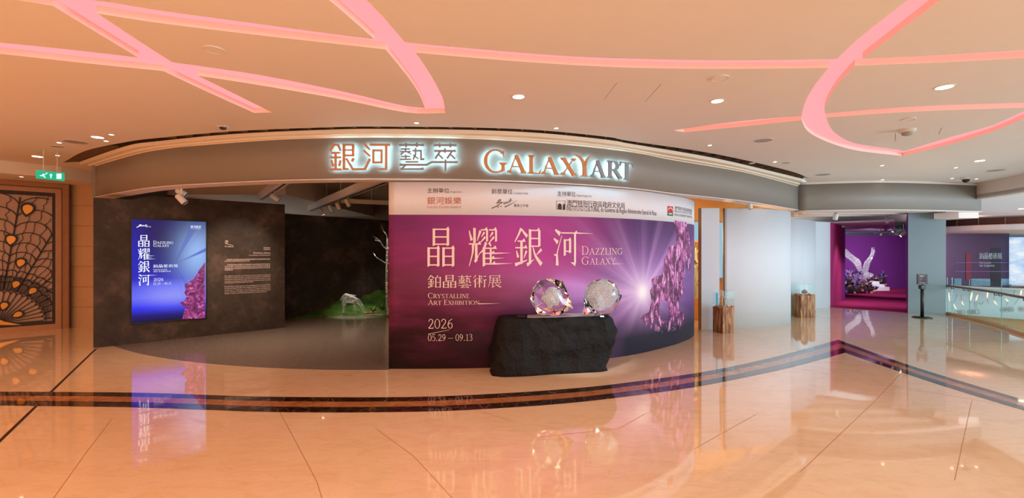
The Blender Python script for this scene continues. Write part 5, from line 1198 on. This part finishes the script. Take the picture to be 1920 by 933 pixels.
g.set(Base_Color=g.ramp(n1, [(.42, lin((22, 8, 16))), (.54, lin((74, 22, 40))), (.66, lin((150, 80, 100)))]), Roughness=.6); M['poster'] = g.m
mb = MB().box((-.13, -.024, 1.025), (.13, -.0205, 1.285), c=sb); obj('poster', mb, 'poster', ss)
SP = Path([(sb.x-.13, sb.y-.0245), (sb.x+.13, sb.y-.0245)], 1)
S = [[Vector((.02+v.x*.034, 1.235+v.y*.034)) for v in p_] for p_ in typeset('晶耀銀河')]+[[Vector((.02+v.x*.022, 1.045+v.y*.022)) for v in p_] for p_ in typeset('Dazzling Galaxy')]
obj('lettering', lay(MB(), SP, S, .002), 'print_white', ss)

# ================================================================== GLASS BALUSTRADE ALONG THE ATRIUM
ba = thing('balustrade', (13.0, 12.5, 0), 'glass balustrade with dark wooden handrail along the atrium', 'balustrade')
RB = Path([(p.x, p.y) for p in RAILP.p], 1)
mb = MB(); mb.wall(RB, 0, .075, .13, 0, .02); obj('curb', mb, 'gold_curb', ba, bevel=.006)
joints = [RB.hit(1781, 600)[0], RB.hit(1813, 600)[0], RB.hit(1872, 600)[0]]
while joints[-1] < RB.L-1.7: joints.append(joints[-1]+1.6)
ends = [.02]+joints+[RB.L]
for a, b in zip(ends, ends[1:]):
    k = max(2, int((b-a)/.4)); pth = Path([RB.pt(a+.012+(b-a-.024)*i/k, -.045) for i in range(k+1)], 1)
    obj('glass_panel', MB().wall(pth, .06, 1.16, .012), 'pane_green', ba)
    obj('glass_edge', MB().wall(Path([pth.pt(0), pth.pt(.012)], 1), .06, 1.165, .014, 0, .001), 'glass_edge', ba)
rp = [RB.p3(RB.L*i/50, .905, .03) for i in range(51)]
obj('handrail', MB().tube(rp, .032, 12), 'rail_wood', ba, True)
for s_ in [j+o for j in joints for o in (-.12, .12)]:
    if 0 < s_ < RB.L: obj('bracket', MB().tube([RB.p3(s_, .84, -.04), RB.p3(s_, .83, .03), RB.p3(s_, .88, .03)], .011, 8), 'metal_black', ba)

# ================================================================== ACROSS THE ATRIUM
PP = Path([((px-CX)/FOC*Y, Y) for px, Y in ((1745, 20.2), (1800, 19.4), (1860, 18.6), (1930, 17.9), (2020, 17.3))], 6)
pa = thing('parapet', tuple(PP.p3(1.5, -.7)), 'pale parapet with leaf shaped lamps across the atrium', 'parapet')
obj('panel', MB().wall(PP, -.72, .44, .2), 'parapet', pa, True); obj('coping', MB().wall(PP, .44, .50, .3, 0, .05), 'soffit', pa)
Kr = lambda a, b: Vector(PP.hit(1765+a/5.49, 470+b/5.49))
for pts, w_ in (([(78, 425), (80, 470), (84, 520)], 9), ([(128, 545), (140, 575), (158, 605)], 8), ([(212, 515), (218, 540), (234, 560)], 8), ([(318, 425), (308, 470), (300, 515)], 12), ([(376, 450), (364, 485), (356, 515)], 10), ([(480, 402), (476, 440), (470, 488)], 10), ([(540, 510), (555, 535), (576, 555)], 9), ([(662, 488), (676, 508), (692, 524)], 10), ([(826, 395), (820, 430), (812, 455)], 13), ([(870, 480), (880, 500), (895, 520)], 10)):
    P_ = spline2([(Kr(*p).x, Kr(*p).y) for p in pts], 5); n_ = len(P_); S = stroke(P_, [.022*w_/9*1.6*math.sin(PI*(.12+.8*i/(n_-1))) for i in range(n_)]); obj('leaf_lamp', lay(MB(), PP, S, .012), 'parapet_lamp', pa)
S = []
for pts in ([(165, 445), (130, 540)], [(205, 450), (212, 530)], [(300, 515), (290, 555)], [(345, 520), (345, 590)], [(385, 530), (410, 548), (440, 525)], [(470, 490), (490, 545)], [(550, 460), (540, 510)], [(690, 525), (670, 560)], [(760, 395), (740, 480)], [(810, 460), (750, 560)], [(365, 520), (360, 590)]):
    P_ = spline2([(Kr(*p).x, Kr(*p).y) for p in pts], 4) if len(pts) > 2 else [Kr(*p) for p in pts]; S += stroke(P_, [.014]*len(P_) if len(P_) > 2 else [.014, .006])
obj('stem_line', lay(MB(), PP, S, .01), 'metal_grey', pa)
S = []
for i, (a, b) in enumerate(((160, 640), (190, 638), (216, 636), (292, 632), (328, 630), (366, 628), (634, 607), (676, 604), (716, 603), (822, 600))):
    c = Kr(a, b); ring = [Vector((c.x+.075*math.cos(k*PI/8), c.y+.10*math.sin(k*PI/8))) for k in range(17)]; S += stroke(ring, [.014]*17)
    if i in (3, 4, 1, 6, 7, 8, 9): S.append([Vector((c.x+.04*math.cos(k*PI/6), c.y+.055*math.sin(k*PI/6))) for k in range(12)])
obj('round_vent', lay(MB(), PP, S, .012), 'metal_grey', pa)
struct('floor_far', MB().prism([(p.x, p.y-.0) for p in PP.offset(-.2)]+[(36, 18), (36, 30), (18, 30)], -.15, .0), 'marble', 'floor of the hall across the atrium')
mb = MB(); mb.wall(PP, -1.75, -.72, .3, 0, -.5); struct('wall_lower_level', mb, 'gold_curb', 'brown wall of the level below')
mb = MB(); mb.wall(PP, -6, -1.75, .3, 0, -.9); struct('wall_lower_dark', mb, mat('dark red granite', (74, 40, 38), .4, var=.3, scale=20), 'dark wall of the level below')
BW = Path([(20.5, 24.6), (26.66, 24.3)], 1)
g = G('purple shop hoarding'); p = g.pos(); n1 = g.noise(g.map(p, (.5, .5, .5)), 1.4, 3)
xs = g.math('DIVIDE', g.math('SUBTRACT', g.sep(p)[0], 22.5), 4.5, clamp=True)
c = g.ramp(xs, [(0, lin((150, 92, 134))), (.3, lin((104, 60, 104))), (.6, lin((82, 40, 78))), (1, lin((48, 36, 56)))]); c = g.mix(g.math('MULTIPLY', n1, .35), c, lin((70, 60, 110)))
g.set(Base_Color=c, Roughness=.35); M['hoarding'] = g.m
bw = thing('shop_hoarding', (24, 24.4, 0), 'dark purple hoarding with Chinese exhibition title across the atrium', 'hoarding')
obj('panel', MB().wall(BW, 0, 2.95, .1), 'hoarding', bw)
Kb = lambda a, b: (1765+a/5.49, 470+b/5.49)
S = []
for i, ch in enumerate('鉑晶藝術展'): S += sub(han(ch), i*104, 0, 1, 1)
line('title_line', S, BW, (*Kb(388, 18), *Kb(622, 86)), mat('pale blue print', (206, 228, 242), .6), bw, .01)
w, S = roman('Crystalline', 13, 6); line('lettering', S, BW, (*Kb(388, 110), *Kb(512, 131)), bpy.data.materials['pale blue print'], bw, .01, (0, 0, w, 100))
w, S = roman('Art Exhibition', 13, 6); line('lettering', S, BW, (*Kb(388, 140), *Kb(545, 162)), bpy.data.materials['pale blue print'], bw, .01, (0, 0, w, 100))
def patch(nm, a, b, c_, d, mt, off=.02): return obj(nm, wbox(BW, BW.hit(*Kb(a, b))[0], BW.hit(*Kb(c_, b))[0], BW.hit(*Kb(a, d))[1], BW.hit(*Kb(a, b))[1], 0, off), mt, bw)
patch('red_banner', 250, 20, 302, 300, mat('dull red banner', (140, 52, 74), .6))
g = G('wave pattern'); w_ = g.n('ShaderNodeTexWave'); w_.inputs['Scale'].default_value = 7; w_.inputs['Distortion'].default_value = 6; g.lk(g.pos(), w_.inputs[0]); g.set(Base_Color=g.mix(g.math('GREATER_THAN', w_.outputs[1], .5), lin((70, 96, 140)), lin((170, 214, 232))), Roughness=.5); M['wave'] = g.m
for b_ in ((128, 284, 204, 372), (305, 286, 500, 360), (612, 286, 706, 354)): patch('wave_panel', *b_, 'wave')
patch('ledge', 135, 117, 706, 122, M['flower_purple'], .03); patch('ledge', 135, 208, 706, 213, M['flower_purple'], .03); patch('dark_panel', 505, -30, 612, 360, mat('dark hoarding panel', (40, 32, 46), .4), .008)
LS = Path([(26.42, 24.0), (33, 23.4)], 1)
g = G('cloud picture'); uv = g.coord('UV'); n1 = g.noise(g.map(uv, (.5, 1.2, 1)), 1.3, 6, .6); s_ = g.sep(uv)
c = g.mix(g.math('MULTIPLY', g.math('SUBTRACT', n1, .35, clamp=True), 4, clamp=True), lin((140, 188, 236)), lin((236, 246, 255)))
g.set(Base_Color=(.02, .02, .02), Emission_Color=c, Emission_Strength=1.0); M['cloud'] = g.m
ls = thing('cloud_screen', (29, 23.9, .2), 'bright screen showing white clouds across the atrium', 'screen')
obj('display', MB().wall(LS, .22, 2.72, .1, 0, 0, True), 'cloud', ls); obj('frame', MB().wall(LS, .14, .22, .12, 0, .01), 'soffit', ls)
S = [[Vector((.62+v.y*.0-.0+v.x*.16, 1.75-v.y*0+v.y*.16)) for v in q] for q in typeset('晶')]+[[Vector((.62+v.x*.16, 1.5+v.y*.16)) for v in q] for q in typeset('耀')]+[[Vector((.62+v.x*.16, 1.25+v.y*.16)) for v in q] for q in typeset('銀')]+[[Vector((.62+v.x*.16, 1.0+v.y*.16)) for v in q] for q in typeset('河')]
obj('lettering', lay(MB(), LS, S, .004), 'print_dark', ls)
rg = thing('ceiling_ring', (26.4, 22.9, 2.95), 'round white ceiling disc with copper drum over the far hall', 'ceiling disc')
obj('disc', MB().lathe([(0, 2.93), (5.2, 2.93), (5.25, 2.96), (5.25, 3.16), (5.2, 3.19), (0, 3.19)], (26.4, 22.9, 0), 72), 'soffit', rg)
obj('drum', MB().lathe([(3.9, 3.19), (3.9, 3.56)], (26.4, 22.9, 0), 64), 'copper', rg)
mb = MB()
for k in range(26): a = 2*PI*k/26; mb.tube([(26.4+3.92*math.cos(a), 22.9+3.92*math.sin(a), 3.19), (26.4+3.92*math.cos(a), 22.9+3.92*math.sin(a), 3.56)], .02, 6)
obj('drum_seam', mb, 'frame_flat', rg)
lamp('ring_glow', 'SPOT', (20.9, 20.6, 3.24), 40, (1, .42, .26), (20.7, 20.4, 5), .05, spot=2.8, blend=1)
struct('wall_far_hall', MB().box((15.5, 27, -.1), (36, 27.2, 3.6)), 'greywall', 'far wall of the hall across the atrium')
struct('wall_far_band', MB().wall(Path([(20.0, 24.9), (27, 24.6)], 1), 2.95, 3.2, .2), 'greywall', 'grey band above the hoarding')

# ================================================================== ORNATE PEACOCK DOOR ON THE LEFT
DP = Path([D0+DD*u for u in (-6.5, -2, 0, 1.4)], 1); DN = Vector((DD.y, -DD.x))
uc = DP.hit(-5, 600)[0]
def dp(u, v, o): p = DP.pt(uc+u, o); return Vector((p.x, p.y, v))
uO = DP.hit(131, 500)[0]-uc; uC = DP.hit(117, 500)[0]-uc; uG = DP.hit(104, 500)[0]-uc; uB = DP.hit(98, 500)[0]-uc
dr = thing('peacock_door', tuple(dp(0, 0, 0)), 'ornate door with black peacock tail lattice and gold eyes in a carved frame', 'door')
def ring(mb, u0, u1, z0, z1, d0, d1, base=True):
    """frame between half widths u0 (inner) and u1 (outer), heights z0 (inner) and z1 (outer)"""
    for a, b in ((-u1, -u0), (u0, u1)): mb.prism([(a, 0), (b, 0), (b, z1), (a, z1)], d0, d1, f=dp)
    mb.prism([(-u0, z0), (u0, z0), (u0, z1), (-u0, z1)], d0, d1, f=dp)
mb = MB(); ring(mb, uC, uO-.02, 3.60, 3.715, -.02, .10); obj('carved_frame', mb, 'frame_wood', dr)
mb = MB(); ring(mb, uG, uC-.015, 3.475, 3.585, -.02, .06); mb.prism([(-uG, 0), (uG, 0), (uG, .14), (-uG, .14)], -.02, .06, f=dp); obj('inner_frame', mb, 'frame_flat', dr)
mb = MB(); ring(mb, uC-.015, uC, 3.585, 3.60, -.02, .11); ring(mb, uO-.02, uO, 3.715, 3.72, -.02, .11); obj('fillet', mb, 'frame_red', dr)
mb = MB(); mb.prism([(-uG, .14), (uG, .14), (uG, 3.475), (-uG, 3.475)], -.02, .0, f=dp); obj('frosted_panel', mb, 'frost_panel', dr)
mb = MB()
for a, b in ((-uG, -uB), (uB, uG)): mb.prism([(a, .14), (b, .14), (b, 3.475), (a, 3.475)], 0, .045, f=dp)
mb.prism([(-uB, .14), (uB, .14), (uB, .22), (-uB, .22)], 0, .045, f=dp); mb.prism([(-uB, 3.385), (uB, 3.385), (uB, 3.475), (-uB, 3.475)], 0, .045, f=dp); obj('metal_border', mb, 'dk', dr)
lat = MB(); V0 = .24
def lbar(pts, w):
    pts = [Vector(p) for p in pts]
    for a, b in zip(pts, pts[1:]):
        if all(abs(q.x) <= uB+.01 and .2 <= q.y <= 3.4 for q in (a, b)) and (b-a).length > 1e-5:
            d = (b-a).normalized()*w*.3; lat.prism([tuple(v) for v in quad(a-d, b+d, w, w)], .005, .032, f=dp)
pol = lambda r, th: (r*math.cos(math.radians(th)), V0+r*math.sin(math.radians(th)))
nb = 22; R1 = .80
for i in range(nb+1): lbar([pol(.10, 180*i/nb), pol(R1-.05, 180*i/nb)], .016)
for i in range(nb):
    t0, t1_ = 180*i/nb, 180*(i+1)/nb; lbar([pol(R1-.06+.06*math.sin(PI*k/6)**.6, t0+(t1_-t0)*k/6) for k in range(7)], .016)
lbar([pol(R1+.02, 180*k/44) for k in range(45)], .014)
ribs_a = [90+s_*x for x in (7, 23, 40, 58, 76) for s_ in (1, -1)]; ribs_a.sort()
ribs_b = sorted(ribs_a+[(a+b)/2 for a, b in zip(ribs_a, ribs_a[1:])]+[3, 177])
for a in ribs_a: lbar([pol(.82+.12*k, a) for k in range(28)], .028)
for a in ribs_b: lbar([pol(.82+.06*k, a) for k in range(8)], .020)
rads = [.98, 1.14, 1.30, 1.48, 1.68, 1.90, 2.14, 2.40, 2.68, 2.98, 3.30]
for k, r in enumerate(rads):
    rb = ribs_b if r < 1.31 else ribs_a
    for a, b in zip(rb, rb[1:]):
        span = math.radians(b-a)*r; lbar([pol(r+span*.30*math.sin(PI*m/9)**.7-(.04 if k else 0), a+(b-a)*m/9) for m in range(10)], .020)
for a, b in zip(ribs_a, ribs_a[1:]):
    for f in (.25, .5, .75):
        random.seed(int(a*10+f*100)); lbar([pol(.84+.09*k, a+(b-a)*(f+random.uniform(-.06, .06))) for k in range(34)], .008)
for a, b in zip(ribs_b, ribs_b[1:]):
    for f in (.2, .4, .6, .8): lbar([pol(.83+.07*k, a+(b-a)*(f+.04*math.sin(k*1.7+a))) for k in range(6)], .007)
obj('lattice', lat, 'dk', dr)
def tear(u, v, s_, ang, d0, d1, mb, k=1.0):
    pts = []
    for i in range(24):
        t_ = 2*PI*i/24; x = s_*k*.55*math.sin(t_)*math.sin(t_/2)**.8; y = -s_*k*.62*math.cos(t_)
        pts.append((u+x*math.cos(ang)-y*math.sin(ang), v+x*math.sin(ang)+y*math.cos(ang)))
    mb.prism(pts, d0, d1, f=dp)
for px, py, s_ in ((52, 393, .22), (21, 450, .19), (39, 493, .17), (30, 533, .15), (61, 545, .15), (8, 573, .15), (33, 589, .15)):
    q, v = DP.hit(px, py); u = q-uc
    for sg_ in (1, -1):
        a = math.atan2(v-V0, u*sg_)+PI/2+PI; mb = MB(); tear(u*sg_, v, s_, a, .03, .05, mb, 1.35); e_ = obj('eye_ring', mb, 'dk', dr)
        mb = MB(); tear(u*sg_, v, s_, a, .05, .064, mb, .9); obj('gold_eye', mb, 'gold', e_)
mb = MB()
for sg_ in (1, -1): mb.prism([(0, V0-.02), (sg_*.10, V0-.03), (sg_*.40, V0-.065), (sg_*.12, V0+.05), (0, V0+.14)], .05, .075, f=dp)
tag(obj('crest', mb, 'gold', dr), 'golden bird crest at the foot of the fan')

# ================================================================== EXIT SIGN
EX = Path([((69-CX)/FOC*8.9, 8.9), ((121-CX)/FOC*9.25, 9.25)], 1)
z1 = EX.hit(70, 318.5)[1]; z0 = EX.hit(70, 334)[1]
ex = thing('exit_sign', tuple(EX.p3(.27, z0)), 'glowing green exit sign hanging from the ceiling near the ornate door', 'exit sign')
obj('box', wbox(EX, 0, EX.L, z0, z1, -.05, 0), 'exit_green', ex)
Ke = lambda a, b: Vector(EX.hit(a/7.175, 220+b/7.175))
S = [[Ke(758, 756), Ke(826, 756), Ke(826, 826), Ke(758, 826)], [Ke(676, 816), Ke(694, 816), Ke(694, 775), Ke(676, 775)], [Ke(662, 778), Ke(684, 754), Ke(710, 778)]]
S += [quad(Ke(*a), Ke(*b), w_, w_*.8) for a, b, w_ in (((590, 762), (578, 785), .03), ((580, 786), (602, 800), .02), ((602, 800), (606, 812), .02), ((580, 784), (534, 780), .02), ((595, 764), (618, 768), .014), ((590, 764), (566, 768), .014))]
c = Ke(626, 751); S.append([Vector((c.x+.013*math.cos(k*PI/6), c.y+.013*math.sin(k*PI/6))) for k in range(12)])
obj('pictogram', lay(MB(), EX, S, .004), 'exit_white', ex)
mb = MB()
for f in (.25, .75): mb.tube([EX.p3(EX.L*f, z1, -.025), EX.p3(EX.L*f, 3.999, -.025)], .008, 6)
obj('hanger', mb, 'metal_white', ex)

# ================================================================== CEILING FITTINGS
def downlight(px, py, r, big, lab, zc=ZC, power=0):
    x, y = ce(px, py, zc); th = thing('downlight', (x, y, zc), lab, 'downlight')
    obj('trim_ring', MB().lathe([(r*1.25, zc-.0005), (r*1.22, zc-.006), (r*1.0, zc-.006), (r*.98, zc-.001)], (x, y, 0), 24), 'metal_white', th)
    obj('lens', MB().lathe([(r, zc-.004), (r*.9, zc-.0065)], (x, y, 0), 24), 'lamp' if big else 'lamp_small', th)
    if power: lamp('downlight_beam', 'SPOT', (x, y, zc-.03), power, (1, .72, .46), (x, y, 0), .05, spot=1.5, blend=.8)
    return th
for px, py, r, lab in ((972, 181, .075, 'round warm downlight in the middle of the ceiling above the roman sign'), (1345, 189, .075, 'round warm downlight left of the hooked pink cove'), (1771, 163, .085, 'round warm downlight inside the hooked pink cove on the right'),
                       (183, 257, .085, 'large warm downlight near the left end of the air slot'), (70, 293, .085, 'large warm downlight above the exit sign'), (1837, 301, .085, 'warm downlight at the far right near the atrium beam')):
    downlight(px, py, r, True, lab, ZC, 34)
for px, py, lab in ((1331, 272, 'small downlight beside the cornice right of the roman sign'), (1453, 303, 'small downlight near the right end of the cornice'), (209, 252, 'upper small downlight right of the large left one'), (199, 264, 'lower small downlight right of the large left one'),
                    (111, 267, 'small downlight left of the round speaker on the left ceiling'), (108, 291, 'small downlight right of the large one over the exit sign'), (1654, 310, 'small downlight below the tip of the hooked cove'), (1655, 336.5, 'small downlight just above the right grey fascia'),
                    (1792, 314, 'small downlight left of the far right warm downlight'), (1785, 334, 'small downlight left of the camera dome'), (1805, 335.5, 'small downlight touching the camera dome'), (1831, 335, 'small downlight right of the camera dome'),
                    (781, 230, 'small downlight over the Chinese sign'), (1043, 240, 'small downlight over the roman sign'), (106, 317, 'small downlight right above the exit sign')):
    downlight(px, py, .035, False, lab)
downlight(40, 331, .035, False, 'small downlight in the lowered soffit before the ornate door', 3.72)
downlight(1916, 391, .10, True, 'downlight in the soffit across the atrium', 3.56)
def disc(name, px, py, r, lab, cat, mt='metal_grey', drop=.006):
    x, y = ce(px, py); th = thing(name, (x, y, ZC), lab, cat)
    obj('rim', MB().lathe([(r*1.1, ZC-.0005), (r*1.08, ZC-drop), (r, ZC-drop-.001), (r, ZC-.001)], (x, y, 0), 28), 'metal_white', th)
    obj('cover', MB().lathe([(r, ZC-drop*.7), (r*.5, ZC-drop*.75), (.001, ZC-drop*.75)], (x, y, 0), 28), mt, th)
for px, py, r, lab in ((1431, 263, .15, 'round grey ceiling speaker under the thin pink cove'), (142, 266, .17, 'round grey ceiling speaker near the air slot end'), (1543, 327, .17, 'round grey ceiling speaker at the corner of the fascias'), (1867, 319, .17, 'round grey ceiling speaker at the far right'), (107, 274.5, .10, 'small round grille left of the left speaker'), (1474, 305, .085, 'small round grille near the right cornice')):
    disc('ceiling_speaker', px, py, r, lab, 'speaker')
for px, py, r, lab in ((1350, 146, .09, 'flush white ceiling cover above the hooked cove downlight'), (402, 93, .09, 'flush white ceiling cover between the left coves'), (1704, 223, .08, 'flush white ceiling cover above the smoke detector'), (1410, 305.5, .06, 'flush white ceiling cover beside the right cornice')):
    disc('sprinkler_cover', px, py, r, lab, 'ceiling cover', 'ceiling', .010)
x, y = ce(1701, 243); sd = thing('smoke_detector', (x, y, ZC), 'white smoke detector within the hooked pink cove', 'smoke detector')
obj('base', MB().lathe([(.115, ZC), (.115, ZC-.03), (.09, ZC-.045)], (x, y, 0), 24), 'metal_white', sd); obj('chamber', MB().lathe([(.075, ZC-.045), (.07, ZC-.085), (.03, ZC-.10)], (x, y, 0), 20), 'metal_grey', sd)
x, y = ce(418, 236.5); sd = thing('motion_sensor', (x, y, ZC), 'small white motion sensor on the ceiling left of the air slot bend', 'sensor')
obj('base', MB().box((x-.075, y-.06, ZC-.02), (x+.075, y+.06, ZC)), 'metal_white', sd, bevel=.01); obj('eye', MB().lathe([(.05, ZC-.02), (.045, ZC-.045), (.02, ZC-.055)], (x, y, 0), 16), 'metal_black', sd)
x, y = ce(1811, 332); sd = thing('camera_dome', (x, y, ZC), 'black dome camera on the ceiling near the atrium beam', 'camera')
obj('base', MB().lathe([(.11, ZC), (.11, ZC-.04), (.09, ZC-.06)], (x, y, 0), 24), 'metal_white', sd); obj('dome', MB().lathe([(.08, ZC-.06), (.075, ZC-.10), (.05, ZC-.135), (.01, ZC-.15)], (x, y, 0), 20), 'metal_black', sd, True)
mb = MB()
for a, b in (((1210, 190), (1240, 157)), ((1133, 186), (1157, 155)), ((1679, 250), (1679, 264)), ((1760, 252), (1766, 239))):
    line_strip(mb, ce(*a), ce(*b), .008, ZC-.001)
mb.v = [v for v in mb.v]; obj('joint_line', mb, 'joint', CEIL)
# repeats carry a shared group phrase
GROUPS = {'downlight': 'recessed downlights in the ceiling', 'ceiling_speaker': 'round ceiling speakers', 'sprinkler_cover': 'flush ceiling covers', 'cove_light': 'pink cove lights in the ceiling',
          'track_spotlight': 'adjustable exhibition spotlights', 'track_beam': 'suspended lighting beams', 'crystal': 'crystals on the rock bench', 'display_plinth': 'wooden plinths with glass covers', 'moss_fern': 'ferns on the moss mound'}
for o in COL.objects:
    if o.parent is None and 'category' in o and o.name.split('.')[0] in GROUPS: o['group'] = GROUPS[o.name.split('.')[0]]
